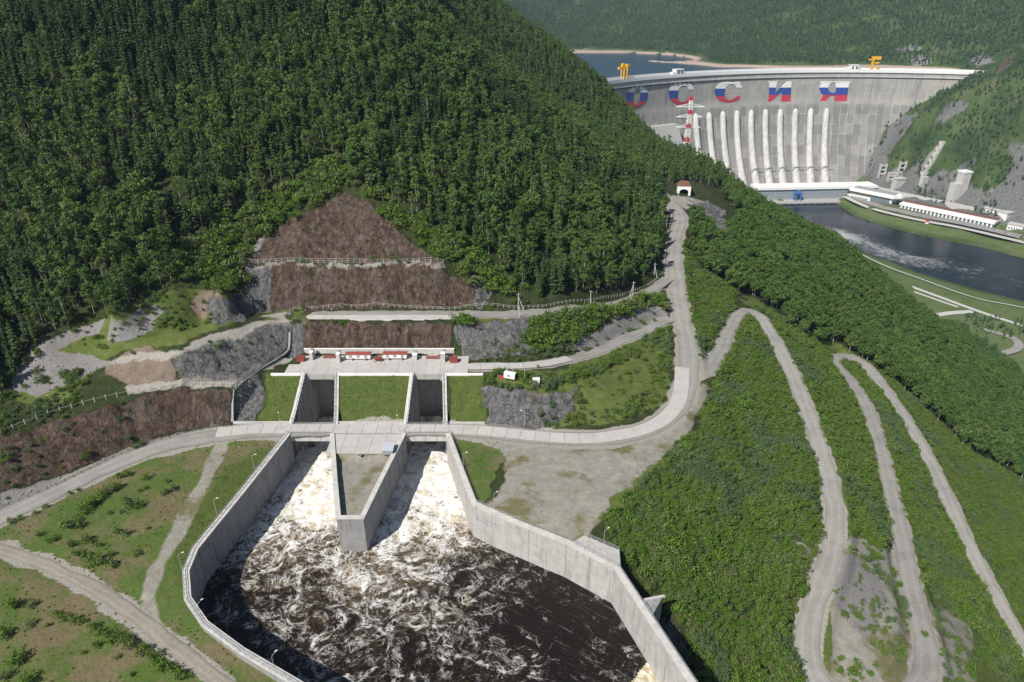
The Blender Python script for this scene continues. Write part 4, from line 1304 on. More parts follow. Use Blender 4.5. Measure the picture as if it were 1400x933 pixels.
wpart(MB().prism([off(-1, -1), off(L3 + 1, -1), off(L3 + 1, 17), off(-1, 17)], -223, -222), 'roof', M_CONC_L, sb, o0)
for k in range(5):
    wpart(MB().prism([off(L3 * (.1 + .17 * k), -.3), off(L3 * (.19 + .17 * k), -.3), off(L3 * (.19 + .17 * k), 0), off(L3 * (.1 + .17 * k), 0)], -231, -227), 'window', M_GLASS, sb, o0)
# retaining wall behind the hall
pts = [P(u, v, -228)[:2] for u, v in ((1192, 262), (1232, 272), (1290, 284), (1343, 296))]
rw = MB()
for p0, p1 in zip(pts[:-1], pts[1:]):
    rw.prism([p0, p1, (p1[0] + 1.5, p1[1] + 5), (p0[0] + 1.5, p0[1] + 5)], -236, -216)
tag(rw.build('retaining_wall', M_CONC_L), 'long pale retaining wall at the foot of the rocky slope behind the hall', 'wall')

# embankments and terrace roads by the river
def world_ribbon(name, pts, width, z, mat, seed=2):
    qq = resample(catmull([(x, y, z) for x, y in pts], 6), 8)
    return ribbon(name, qq, width, mat, dz=0.0, jit=0.2, seed=seed)
rbx = np.array(rb)
world_ribbon('embankment', [(x + 5, y + 7) for x, y, z in rb], 13, -229.9, M_CONC_L, 5)
world_ribbon('quay_road', [(x + 24, y + 34) for x, y, z in rb[:6]], 26, -230.2, M_GRAVEL, 8)
world_ribbon('river_wall', [(x - 3, y - 2) for x, y, z in lb[1:]], 2.6, -230.0, M_CONC_L, 6)
world_ribbon('terrace_road', [P(u, v, -230.3)[:2] for u, v in ((1180, 368), (1230, 386), (1290, 408), (1345, 428), (1420, 452))], 7, -230.3, M_CONC_L, 9)
world_ribbon('terrace_road', [P(u, v, -230.3)[:2] for u, v in ((1230, 392), (1275, 408), (1310, 420))], 5, -230.25, M_CONC_L, 10)
world_ribbon('terrace_road', [P(u, v, -230.3)[:2] for u, v in ((1330, 426), (1300, 428), (1280, 431))], 9, -230.2, M_CONC_L, 11)
world_ribbon('terrace_road', [P(u, v, -230.3)[:2] for u, v in ((1345, 450), (1385, 462), (1392, 476), (1360, 486))], 10, -230.2, M_GRAVEL, 12)

# concrete structures on the right slope
def seat(u, v):
    return Vector(hit(u, v))
st = seat(1275, 235)
stair = thing('stepped_flume', 'pale stepped concrete stairway climbing the green slope above the hall', 'stairway', st)
path = [seat(u, v) for u, v in ((1262, 243), (1266, 232), (1272, 224), (1277, 216), (1281, 208), (1286, 200), (1291, 192))]
for i, (p0, p1) in enumerate(zip(path[:-1], path[1:])):
    mid = (p0 + p1) / 2
    MB().box((mid.x - st.x, mid.y - st.y, mid.z - st.z + 1), (13 - i, 9, 5), 0.3).box((mid.x - st.x - 2, mid.y - st.y - 3, mid.z - st.z - 4), (10 - i, 6, 8), 0.3).build('step', M_CONC_L, stair)
p = seat(1262, 252)
MB().box((p.x - st.x, p.y - st.y, p.z - st.z + 4), (14, 8, 22), 0.3).build('footing', M_CONC_L, stair)
tb = seat(1312, 268)
tw = thing('concrete_tower', 'pale square concrete tower with a sloping buttress on the rocky slope', 'tower', tb)
MB().box((0, 4, 14), (16, 16, 60), 0.2).build('shaft', M_CONC_L, tw)
MB().box((0, 4, 45), (18, 18, 3), 0.2).build('cap', M_WHITE, tw)
MB().box((-12, 0, 6), (14, 16, 36), 0.2).build('lower_block', M_CONC_L, tw)
MB().prism([(8, 0), (44, -6), (44, 8), (8, 12)], [-22, 8, 8, -22], [0, 40, 40, 0]).build('buttress', M_CONC_L, tw)
for k, (u, v, wd, hh) in enumerate(((1205, 234, 12, 30), (1218, 240, 14, 22), (1231, 233, 12, 34))):
    p = seat(u, v + 6)
    f_ = thing('concrete_trestle', ('open concrete trestle nearest the dam on the rocky abutment', 'middle squat concrete trestle on the rocky abutment', 'tallest ladder-like concrete trestle on the rocky abutment')[k], 'frame', p, group='concrete trestles on the abutment')
    for s in (-1, 1):
        MB().box((s * wd / 2, 0, hh / 2 - 6), (3, 4, hh)).build('post', M_CONC_L, f_)
    for z in (hh * .2, hh * .5, hh * .78):
        MB().box((0, 0.3, z - 3), (wd - 3, 3, 2.4)).build('beam', M_CONC_L, f_)
p = seat(1227, 256)
tag(MB().box((0, 0, 4), (22, 12, 26), 0.25).box((0, 0, 18), (24, 14, 2), 0.25).build('anchor_block', M_CONC_L, loc=p), 'sloping pale concrete block below the frames at the wall', 'concrete block')

# ------------------------------------------------------------------ red and white lattice mast
px, py, _ = PY(939, 190, 700)
mz = float(terr(px, py))
top = PY(943, 132, 700)[2]
mast = thing('lattice_mast', 'red and white lattice power mast rising over the wooded ridge before the dam', 'mast', (px, py, mz))
Hm = top - mz
hw = lambda z: 3.3 + (1.2 - 3.3) * min(1, z / Hm) ** 0.75
lev = np.r_[np.arange(0, Hm - 3, 4.4), Hm]
red, wht = MB(), MB()
visible = Hm - (Hm * 0.02)
for i, (z0, z1) in enumerate(zip(lev[:-1], lev[1:])):
    k = len(lev) - 2 - i
    mbx = red if (k // 1) % 3 == 0 else wht
    a, b = hw(z0), hw(z1)
    c0 = [(-a, -a), (a, -a), (a, a), (-a, a)]
    c1 = [(-b, -b), (b, -b), (b, b), (-b, b)]
    for j in range(4):
        j2 = (j + 1) % 4
        mbx.bar((*c0[j], z0), (*c1[j], z1), 0.55)
        mbx.bar((*c0[j], z0), (*c1[j2], z1), 0.42)
        mbx.bar((*c0[j2], z0), (*c1[j], z1), 0.42)
        mbx.bar((*c1[j], z1), (*c1[j2], z1), 0.42)
tag(red.build('red_lattice', M_REDB, mast), kind='stuff')
tag(wht.build('white_lattice', M_WHITE, mast), kind='stuff')
for v, half in ((146, 14), (160, 13), (174, 12)):
    z = PY(940, v, 700)[2] - mz
    MB().bar((-half, 0, z), (half, 0, z), 0.7).bar((-half, 0, z), (0, 0, z + 3), 0.5).bar((half, 0, z), (0, 0, z + 3), 0.5).build('cross_arm', M_WHITE, mast)

# ------------------------------------------------------------------ spillway walls built of panels
def mitre(line, d):
    L = np.array([p[:2] for p in line], float)
    t = np.gradient(L, axis=0)
    seg = np.diff(L, axis=0)
    seg /= np.linalg.norm(seg, axis=1)[:, None]
    out = []
    for i in range(len(L)):
        a = seg[max(i - 1, 0)]; b = seg[min(i, len(seg) - 1)]
        na, nb = np.array([-a[1], a[0]]), np.array([-b[1], b[0]])
        m = na + nb
        m /= np.linalg.norm(m)
        out.append(L[i] + m * d / max(0.4, float(m @ nb)))
    return np.array(out)

def split_line(line, step):
    """resample but keep the corners"""
    out = [tuple(line[0])]
    for a, b in zip(line[:-1], line[1:]):
        a, b = np.array(a, float), np.array(b, float)
        n = max(1, int(round(np.linalg.norm(b - a) / step)))
        for k in range(1, n + 1):
            out.append(tuple(a + (b - a) * k / n))
    return out

def panel_wall(name, label, line, top, bottom, th=1.2, step=6.5, rail=1, mat=None, cat='wall', cope=0.16):
    """wall thing: panels between joints, coping, railing; line = top centre line, top a function of (x, y)"""
    mat = mat or M_WALLC
    ln = split_line(line, step)
    o = Vector((ln[0][0], ln[0][1], 0))
    r = thing(name, label, cat, o)
    Lf, Rt = mitre(ln, th / 2), mitre(ln, -th / 2)
    Lc, Rc = mitre(ln, th / 2 + cope), mitre(ln, -th / 2 - cope)
    for i in range(len(ln) - 1):
        e = 0.006
        def lerp(A, t): return A[i] * (1 - t) + A[i + 1] * t
        poly = [lerp(Lf, e), lerp(Lf, 1 - e), lerp(Rt, 1 - e), lerp(Rt, e)]
        jit = 0.02 * math.sin(i * 12.9)
        poly = [(p[0] - o.x + jit, p[1] - o.y + jit) for p in poly]
        tz = [top(ln[i]) - 0.35, top(ln[i + 1]) - 0.35, top(ln[i + 1]) - 0.35, top(ln[i]) - 0.35]
        MB().prism(poly, bottom, tz).build('panel', mat, r)
    mb = MB()
    for i in range(len(ln) - 1):
        poly = [(p[0] - o.x, p[1] - o.y) for p in (Lc[i], Lc[i + 1], Rc[i + 1], Rc[i])]
        tz = [top(ln[i]), top(ln[i + 1]), top(ln[i + 1]), top(ln[i])]
        mb.prism(poly, [z - 0.345 for z in tz], tz)
    mb.build('coping', M_CONC_L, r)
    if rail:
        ra = mitre(ln, rail * (th / 2 - 0.15))
        mb = MB()
        for i in range(len(ln) - 1):
            a = (ra[i][0] - o.x, ra[i][1] - o.y, top(ln[i]))
            b = (ra[i + 1][0] - o.x, ra[i + 1][1] - o.y, top(ln[i + 1]))
            for h in (0.55, 1.05):
                mb.bar((a[0], a[1], a[2] + h), (b[0], b[1], b[2] + h), 0.09)
            for k in range(3):
                t = k / 3
                p = [a[j] + (b[j] - a[j]) * t for j in range(3)]
                mb.bar(p, (p[0], p[1], p[2] + 1.08), 0.09)
        tag(mb.build('railing', M_STEEL, r), kind='stuff')
    return r
flat = lambda p: WALL_Z
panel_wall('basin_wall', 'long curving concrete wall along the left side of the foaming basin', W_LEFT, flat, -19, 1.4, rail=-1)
panel_wall('divider_wall', 'narrow wedge-shaped concrete pier with blunt nose dividing the two foaming channels', W_PL + W_PR[::-1], flat, -13.5, 1.2, rail=0)
rw_ = panel_wall('basin_wall', 'angled pale concrete wall along the right side of the dark basin', W_RIGHT, flat, -19, 1.5, rail=1, mat=concrete('sunlit_basin_concrete', (0.42, 0.41, 0.395), 0.5, 0.45, 0.2, 0.10))  # lighter copy of the wall concrete, sunlit tone put into its base colour
# illegible faded strokes on the right wall
a, b = np.array(W_RIGHT[2]), np.array(W_RIGHT[3])
dv = (b - a) / np.linalg.norm(b - a)
nv = np.array([dv[1], -dv[0]])
if nv @ (np.array([-40, 130]) - a) < 0:
    nv = -nv
mb = MB()
for row, z in enumerate((-3.4, -4.6)):
    s = 1.2
    rs = random.Random(5 + row)
    while s < 8.5:
        L = rs.uniform(0.15, 0.7)
        p0 = a + dv * s + nv * 0.765
        p1 = a + dv * (s + L) + nv * 0.765
        hh = rs.uniform(0.12, 0.4)
        mb.add([(p0[0], p0[1], z), (p1[0], p1[1], z), (p1[0], p1[1], z + hh), (p0[0], p0[1], z + hh)], [(0, 1, 2, 3)])
        s += L + rs.uniform(0.08, 0.3)
o = rw_.location
mb.v = [(x - o.x, y - o.y, z) for x, y, z in mb.v]
tag(mb.build('faded_marks', mat_plain('faded_marks', (0.22, 0.22, 0.24), 0.9), rw_), kind='stuff')
# buttress block and wing wall behind the right wall
blk = [P(u, v, 0.6)[:2] for u, v in ((782, 742), (799, 732), (846, 752), (848, 778))]
bt = thing('buttress_block', 'flat-topped concrete block backing the bend of the right basin wall', 'concrete block', (*blk[0], 0))
rel = lambda poly: [(p[0] - blk[0][0], p[1] - blk[0][1]) for p in poly]
MB().prism(rel(blk), -14, 0.62).build('block', M_CONC, bt)
mb = MB()
for p, q_ in zip(rel(blk)[1:3], rel(blk)[2:4]):
    for h in (1.1, 1.65):
        mb.bar((*p, h), (*q_, h), 0.09)
    for k in range(6):
        t = k / 5
        x, y = p[0] + (q_[0] - p[0]) * t, p[1] + (q_[1] - p[1]) * t
        mb.bar((x, y, 0.6), (x, y, 1.7), 0.09)
tag(mb.build('railing', M_STEEL, bt), kind='stuff')
wg = [P(880, 820, 0.3)[:2], P(907, 813, 0.3)[:2], P(891, 843, 0.3)[:2]]
ww = thing('wing_wall', 'triangular concrete wing wall sticking out behind the lower right basin wall', 'wall', (*wg[0], 0))
MB().prism([(p[0] - wg[0][0], p[1] - wg[0][1]) for p in wg], -15, [0.2, -0.2, 0.2]).build('wall', M_WALLC, ww)
MB().prism([(p[0] - wg[0][0], p[1] - wg[0][1]) for p in (wg[0], wg[1], (wg[1][0] + .5, wg[1][1] - .5), (wg[0][0] + .5, wg[0][1] - .5))], [0.21, -.19, -.19, .21], [0.7, 0.3, 0.3, 0.7]).build('kerb', M_CONC_L, ww)
# weir crest at the basin outlet
wa, wb = np.array(weir_a[:2]), np.array(P(800, 1020, WAT_Z)[:2])
dv = (wb - wa) / np.linalg.norm(wb - wa)
nv = np.array([-dv[1], dv[0]])
if nv[0] < 0:
    nv = -nv
wa = wa - dv * 1.0 + nv * 0.0
g = NT('wet_weir_concrete')
g.col(g.mix(g.step(g.noise(0.8, 5, 0.7, stretch=(1, 1, 1)), 0.42, 0.6), (0.40, 0.34, 0.17), (0.62, 0.60, 0.52)))
g.rough(0.45)
wr = thing('weir', 'pale yellow wet weir crest at the basin outlet beside the right wall', 'weir', (wa[0], wa[1], 0))
rows = []
for k in range(13):
    s = np.linalg.norm(wb - wa) * k / 12
    row = []
    for d_, z in ((-0.6, -14), (-0.5, WAT_Z - 0.25), (0.2, WAT_Z + 0.02), (1.5, WAT_Z - 0.05), (4, WAT_Z - 0.8), (8, WAT_Z - 3.2), (13, WAT_Z - 8), (13, -30)):
        p = dv * s + nv * d_
        row.append((p[0], p[1], z))
    rows.append(row)
MB().grid(rows).build('crest', g.m, wr, smooth=False)

# ------------------------------------------------------------------ chutes, portals, bridges
def slope_top(p):
    return float(np.clip((p[1] - Y_B) / (Y_T - Y_B), 0, 1)) * PZ + 0.55
def chute(cx, lab):
    (xl0, _), (xr0, _), (xr1, _), (xl1, _) = cx
    for sgn, x0, x1, w_ in ((-1, xl0, xl1, 1.3), (1, xr0, xr1, 1.3)):
        ln = [(x0 + sgn * w_ / 2, Y_B - 0.6), (x1 + sgn * w_ / 2, Y_T + 0.2)]
        side = 'left' if sgn < 0 else 'right'
        panel_wall('chute_wall', f'sloping concrete {side} side wall of the {lab} chute behind the bridge', ln, slope_top, -16, w_, 4.2, rail=sgn, cope=0.1)
        # drainage step along the wall
    t = thing('tunnel_portal', f'dark square tunnel mouth at the head of the {lab} chute', 'tunnel', ((xl1 + xr1) / 2, Y_T, 0))
    hwid = (xr1 - xl1) / 2
    MB().box((0, 0.6, 9.85), (2 * hwid, 1.2, 2.3)).build('lintel', M_CONC, t)
    for s in (-1, 1):
        mb = MB()
        mb.add([(s * hwid, 0.02, 8.7), (s * (hwid - 1.1), 0.02, 8.7), (s * hwid, 0.02, 7.4), (s * hwid, 1.2, 8.7), (s * (hwid - 1.1), 1.2, 8.7), (s * hwid, 1.2, 7.4)],
               [(0, 1, 2), (3, 5, 4), (1, 4, 5, 2)])
        mb.build('haunch', M_CONC, t)
    mb = MB()
    mb.box((-hwid - 0.3, 6, -3), (0.6, 11, 24)).box((hwid + 0.3, 6, -3), (0.6, 11, 24)).box((0, 6.6, 9.3), (2 * hwid + 1.2, 10.6, 1.0)).box((0, 11.8, -3), (2 * hwid + 1.2, 0.6, 24))
    mb.build('tunnel_lining', M_CONC, t)
chute(CH_L, 'left')
chute(CH_R, 'right')
def bridge(x0, x1, lab):
    b = thing('road_bridge', f'short concrete road bridge over the {lab} foaming channel', 'bridge', ((x0 + x1) / 2, 197.4, 0))
    w_ = x1 - x0
    MB().box((0, 0, -0.62), (w_ + 0.6, 5.6, 1.2)).build('deck', M_CONC_L, b)
    n = 4
    for k in range(n):
        MB().box((-w_ / 2 + w_ * (k + .5) / n, -3.05, -1.45), (w_ / n - 0.12, 0.5, 2.5)).build('girder', M_CONC_L, b)
    for yy in (-2.7, 2.75):
        mb = MB()
        mb.bar((-w_ / 2, yy, 1.0), (w_ / 2, yy, 1.0), 0.1).bar((-w_ / 2, yy, 0.5), (w_ / 2, yy, 0.5), 0.08)
        for k in range(9):
            x = -w_ / 2 + w_ * k / 8
            mb.bar((x, yy, -0.02), (x, yy, 1.05), 0.1)
        tag(mb.build('railing', M_STEEL, b), kind='stuff')
bridge(-77.0, -62.2, 'left')
bridge(-37.2, -22.3, 'right')

# ------------------------------------------------------------------ concrete slabs
def slab_mat():
    g = NT('road_slab_concrete')
    n = g.noise(0.5, 5, 0.65)
    oi = g.n('ShaderNodeObjectInfo')
    cc = g.ramp(n, [(0.3, (0.40, 0.385, 0.365)), (0.7, (0.52, 0.505, 0.48))])
    cc = g.mix(g.math('MULTIPLY', oi.outputs['Random'], 0.35), cc, (0.36, 0.335, 0.32))
    st_ = g.noise(0.25, 5, 0.7, stretch=(1, 1, 1))
    cc = g.mix(g.math('MULTIPLY', g.step(st_, 0.5, 0.7), 0.45), cc, (0.29, 0.275, 0.26))
    g.col(cc)
    g.rough(0.9)
    g.bump(g.noise(3, 4, 0.6), 0.2, 0.1)
    return g.m
M_SLAB = slab_mat()
def slab_road(name, path, width, step, dz):
    q_ = resample(path, step)
    L, R = mitre(q_, width / 2), mitre(q_, -width / 2)
    root = None
    base = MB().grid([[(L[i][0], L[i][1], q_[i][2] + dz - 0.12), (R[i][0], R[i][1], q_[i][2] + dz - 0.12)] for i in range(len(q_))])
    root = tag(base.build(name, M_GRAVEL), kind='structure')
    for i in range(len(q_) - 1):
        e = 0.012
        lp = lambda A, t: A[i] * (1 - t) + A[i + 1] * t
        z0, z1 = q_[i][2] + dz, q_[i + 1][2] + dz
        j = 0.015 * math.sin(i * 7.7)
        MB().prism([lp(L, e), lp(L, 1 - e), lp(R, 1 - e), lp(R, e)], [z0 - .11, z1 - .11, z1 - .11, z0 - .11], [z0 + j, z1 + j, z1 + j, z0 + j]).build('slab', M_SLAB, root)
    return root
path = catmull([P(u, v, 0) for u, v in ((296, 592.5), (330, 589), (352, 587.3), (420, 587), (540, 587), (625, 588), (668, 590), (715, 595), (760, 599), (805, 600), (850, 595), (885, 586), (910, 572), (926, 552), (931.5, 530), (932.5, 503))], 1.0)
slab_road('concrete_road', path, 5.6, 5.0, 0.24)
path = catmull([P(u, v, z) for u, v, z in ((638, 502, 11), (700, 501, 10.6), (745, 498, 9.6), (778, 490.5, 8.25))], 1.0)
slab_road('concrete_road', path, 4.4, 5.0, 0.26)
def slab_field(name, x0, x1, y0, y1, z, nx_, ny_, label=None):
    root = tag(MB().box(((x0 + x1) / 2, (y0 + y1) / 2, z - 0.24), (x1 - x0, y1 - y0, 0.2)).build(name, M_CONC), kind='structure')
    for i in range(nx_):
        for j in range(ny_):
            sx, sy = (x1 - x0) / nx_, (y1 - y0) / ny_
            MB().box((x0 + sx * (i + .5), y0 + sy * (j + .5), z - 0.06 + 0.012 * math.sin(i * 5.1 + j * 9.7)), (sx - 0.07, sy - 0.07, 0.14)).build('slab', M_SLAB, root)
slab_field('plaza', -61.4, -37.9, 183.4, 194.35, 0.1, 5, 3)
slab_field('apron', -61.0, -38.2, 199.9, Y_B + 0.3, 0.12, 4, 1)
slab_field('platform', -83.5, -16.2, Y_T + 0.1, 224.0, PZ + 0.05, 13, 2)
slab_field('platform', -79.6, -16.4, 224.05, Y_BACK + 0.4, PZ + 0.06, 12, 2)
# kerb along the platform edge and low walls at the slope foot
def low_wall(x0, x1, y, z, h, w_, label):
    t = thing('low_wall', label, 'wall', (x0, y, z))
    n = max(1, int((x1 - x0) / 6))
    for k in range(n):
        MB().box(((x1 - x0) * (k + .5) / n, 0, h / 2 - 0.3), ((x1 - x0) / n - 0.04, w_, h + 0.6)).build('block', M_WHITE if h < 0.5 else M_CONC_L, t)
low_wall(-98, -78.4, Y_B + 0.2, 0, 0.9, 0.5, 'low white wall at the foot of the left grass slope')
low_wall(-61.0, -38.4, Y_B + 0.45, 0, 0.8, 0.4, 'low white wall at the foot of the middle grass slope')
low_wall(-22.0, -9.5, Y_B + 0.2, 0, 0.8, 0.4, 'low white wall at the foot of the right grass slope')
low_wall(-88, -77.0, Y_T - 0.2, PZ, 0.35, 0.7, 'pale kerb along the top of the left grass slope')
low_wall(-63.3, -37.4, Y_T - 0.2, PZ, 0.35, 0.7, 'pale kerb along the top of the middle grass slope')
low_wall(-23.9, -10.5, Y_T - 0.2, PZ, 0.35, 0.7, 'pale kerb along the top of the right grass slope')
# parapet along the platform back
t = thing('parapet_wall', 'long white parapet wall behind the platform under the brown rock face', 'wall', (-79.6, Y_BACK + 0.9, PZ))
for k in range(11):
    MB().box((57.4 * (k + .5) / 11, 0, 1.25), (57.4 / 11 - 0.04, 0.6, 2.7)).build('panel', M_CONC_L, t)
MB().box((57.4 / 2, 0, 2.68), (57.6, 0.8, 0.16)).build('coping', M_WHITE, t)
# upper bench: slab and beam
x0, x1 = P(420, 432, 22)[0], P(616, 438, 22)[0]
ybm = P(540, 438.5, 22)[1]
t = thing('concrete_beam', 'long pale concrete beam and ledge capping the lower brown rock face', 'beam', (x0, ybm, 22))
xm = P(478, 438, 22)[0]
for k in range(6):
    MB().box((xm - x0 + (x1 - xm) * (k + .5) / 6, 0.5, -1.25), ((x1 - xm) / 6 - 0.05, 1.0, 2.9)).build('panel', M_CONC_L, t)
for k in range(8):
    MB().box(((x1 - x0) * (k + .5) / 8, 2.9, 0.02), ((x1 - x0) / 8 - 0.06, 3.8, 0.3)).build('slab', M_SLAB, t)

# ------------------------------------------------------------------ equipment on the platform
def at(u, v, z=PZ + 0.12):
    return P(u, v, z)
for i, (u0, u1, v1, lab) in enumerate(((473.5, 506.5, 492.5, 'white hoist house with red roof, the left of two on the platform'), (524, 556, 492, 'white hoist house with red roof, the right of two on the platform'))):
    a, b = at(u0, v1), at(u1, v1)
    L = b[0] - a[0]
    t = thing('hoist_house', lab, 'hoist house', (a[0], a[1], PZ + 0.12), 0, 'hoist houses on the platform')
    MB().box((L / 2, 1.3, 1.35), (L, 2.4, 1.7)).build('wall', M_WHITE, t)
    mb = MB()
    mb.add([(-.2, -.1, 2.2), (L + .2, -.1, 2.2), (L + .2, 2.7, 2.2), (-.2, 2.7, 2.2), (-.2, 1.3, 2.75), (L + .2, 1.3, 2.75)], [(0, 1, 5, 4), (2, 3, 4, 5), (0, 4, 3), (1, 2, 5), (3, 2, 1, 0)])
    mb.build('roof', M_RED, t)
    MB().box((L / 2, 1.3, 0.36), (L - 0.3, 2.2, 0.24)).build('base_frame', M_RED, t)
    for k in range(3):
        MB().box((L * (0.18 + 0.32 * k), 0.06, 1.45), (1.1, 0.06, 0.9)).build('panel', M_STEEL, t)
    for fx_ in (0.25, 0.8):
        MB().box((L * fx_, -0.35, 0.5), (0.35, 0.7, 1.0)).build('foot', M_STEEL, t)
for u0, u1, v1, h, lab in ((405.8, 416.0, 495, 1.7, 'rusty red steel box at the left end of the platform'), (615, 625.5, 496.5, 1.7, 'rusty red steel box at the right end of the platform')):
    a, b = at(u0, v1), at(u1, v1)
    L = b[0] - a[0]
    t = thing('steel_box', lab, 'box', (a[0], a[1], PZ + 0.12))
    MB().box((L / 2, 1.0, h / 2), (L, 2.0, h)).build('body', M_RED, t)
    MB().box((L / 2, 1.0, h + 0.05), (L + 0.12, 2.12, 0.1)).build('lid', M_RED, t)
    for k in range(3):
        MB().box((L * (k + .5) / 3, 1.0, h + 0.14), (0.12, 2.0, 0.08)).build('rib', M_RUST, t)
pil = [(424, 428, 493, 3.2, 'left'), (460.5, 465, 496, 3.4, 'second'), (564, 570, 493, 2.2, 'third'), (603, 608.5, 496, 3.6, 'rightmost')]
for u0, u1, v1, h, lab in pil:
    a, b = at(u0, v1), at(u1, v1)
    L = b[0] - a[0]
    t = thing('hoist_pillar', f'{lab} of the four white concrete hoist pillars along the platform', 'pillar', (a[0], a[1], PZ + 0.12), 0, 'hoist pillars on the platform')
    MB().box((L / 2, 1.5, h / 2), (L, 3.0, h)).build('shaft', M_CONC_L, t)
    MB().box((L / 2, 2.3, h + .35), (L * .8, 1.0, 0.7)).build('sheave_box', M_STEEL, t)
    MB().box((L / 2, 1.5, h + 0.04), (L + .2, 3.2, 0.08)).build('cap', M_WHITE, t)
for u0, u1, v, lab in ((441, 459, 490, 'red pipe lying between the two left hoist pillars'), (582, 601, 491, 'red pipe lying between the two right hoist pillars')):
    a, b = at(u0, v), at(u1, v)
    t = thing('pipe', lab, 'pipe', a)
    L = b[0] - a[0]
    MB().tube((0, 0, .5), (L, 0, .5), 0.25).build('tube', M_RED, t)
    MB().tube((0, 1.2, .5), (L, 1.2, .5), 0.18).build('tube', M_RED, t)
    for k in range(3):
        MB().box((L * (0.1 + .4 * k), .6, .16), (.4, 1.8, .3)).build('saddle', M_STEEL, t)
a, b = at(512, 495.5), at(520.5, 495.5)
L = b[0] - a[0]
t = thing('winch_frame', 'red steel winch frame between the two white hoist houses', 'frame', (a[0], a[1], PZ + .12))
for x in (0, L):
    for y in (0, 2.0):
        MB().box((x, y, .7), (.2, .2, 1.4)).build('post', M_RED, t)
MB().box((L / 2, 1.0, 1.4), (L + .2, 2.2, .18)).build('top_plate', M_RED, t)
MB().tube((.2, 1, .8), (L - .2, 1, .8), .5).build('drum', M_RED, t)
tag(MB().tube((0, 0, 0), (0, 0, 6.5), .09, .05).build('antenna_mast', M_STEEL, loc=at(519.5, 489)), 'thin antenna mast beside the red winch frame', 'mast')
hb = P(523, 622, 0.17)
he = P(537, 622, 0.17)
t = thing('hatch_house', 'small flat grey steel hatch house on the slabs between the channels', 'shed', hb)
L = he[0] - hb[0]
MB().box((L / 2, 1.9, .75), (L, 3.8, 1.5)).build('body', M_STEEL, t)
MB().prism([(-.2, -.2), (L + .2, -.2), (L + .2, 4.0), (-.2, 4.0)], [1.5, 1.5, 1.52, 1.52], [1.6, 1.6, 2.0, 2.0]).build('roof', mat_plain('zinc_roof', (0.42, 0.45, 0.50), 0.5, 0.1), t)
MB().box((L + .03, 1.9, .7), (.06, 2.0, 1.2)).build('door', M_DARK, t)
tag(MB().box((0, 0, .4), (.8, .6, .8)).box((0, -.28, .4), (.5, .08, .5), 0, 1).build('drain_box', [M_CONC, M_DARK], loc=P(491, 623, 0.15)), 'small drain box with dark opening at the slab edge', 'drain')

# ------------------------------------------------------------------ caravan and box on the island hill
def perp(p, q_):
    d = Vector((q_[0] - p[0], q_[1] - p[1], 0))
    return math.atan2(d.y, d.x), d.length
pa, pb = hit(688.5, 518.5), hit(702, 522.5)
rz, L = perp(pa, pb)
t = thing('caravan', 'white rounded caravan with a dark end standing in shrubs on the island hill', 'caravan', (pa[0], pa[1], pa[2]), rz)
L = max(L, 4.2)
prof_ = [(-1.15, .5), (-1.2, 1.5), (-1.05, 2.3), (-.55, 2.65), (.55, 2.65), (1.05, 2.3), (1.2, 1.5), (1.15, .5)]
MB().grid([[(x, y + 1.2, z) for y, z in prof_] for x in (0, L * .33, L * .66, L)]).build('body', M_WHITE, t)
for x, m_, nm in ((0.0, M_WHITE, 'end_wall'), (L, mat_plain('dark_blue_panel', (0.05, 0.06, 0.11), 0.4), 'end_wall')):
    MB().add([(x, y + 1.2, z) for y, z in prof_], [tuple(range(8)) if x == 0 else tuple(range(8))[::-1]]).build(nm, m_, t)
MB().box((L * .5, 1.2, .42), (L, 2.0, .2)).build('chassis', M_STEEL, t)
for x in (L * .3, L * .7):
    for y in (.2, 2.2):
        MB().tube((x, y - .1, .35), (x, y + .1, .35), .35, n=12).build('wheel', M_DARK, t)
MB().tube((.7, 1.8, 2.6), (.7, 1.8, 4.4), .13).build('chimney', M_WHITE, t)
MB().box((L * .45, -.01, 1.7), (1.0, .06, .6)).build('window', M_GLASS, t)
MB().box((L + .03, 1.2, 1.7), (.06, 1.4, .5)).build('window', M_STEEL, t)
p = hit(686, 517)
t = thing('steel_drum_rack', 'small red steel box beside the caravan end', 'box', p)
MB().box((0, 0, .8), (1.5, 1.2, 1.6)).build('body', M_REDB, t)
MB().box((0, 0, 1.7), (1.7, 1.4, .2)).build('lid', M_DARK, t)
p = hit(733, 525)
t = thing('equipment_cabinet', 'small white cabinet in the shrubs right of the caravan', 'cabinet', p)
MB().box((0, 0, 1.1), (2.4, 1.6, 1.9)).build('body', M_WHITE, t)
MB().box((0, 0, 2.1), (2.6, 1.8, .15)).build('roof', M_WHITE, t)
MB().box((.1, -.82, 1.0), (.8, .06, 1.5)).build('door', M_STEEL, t)

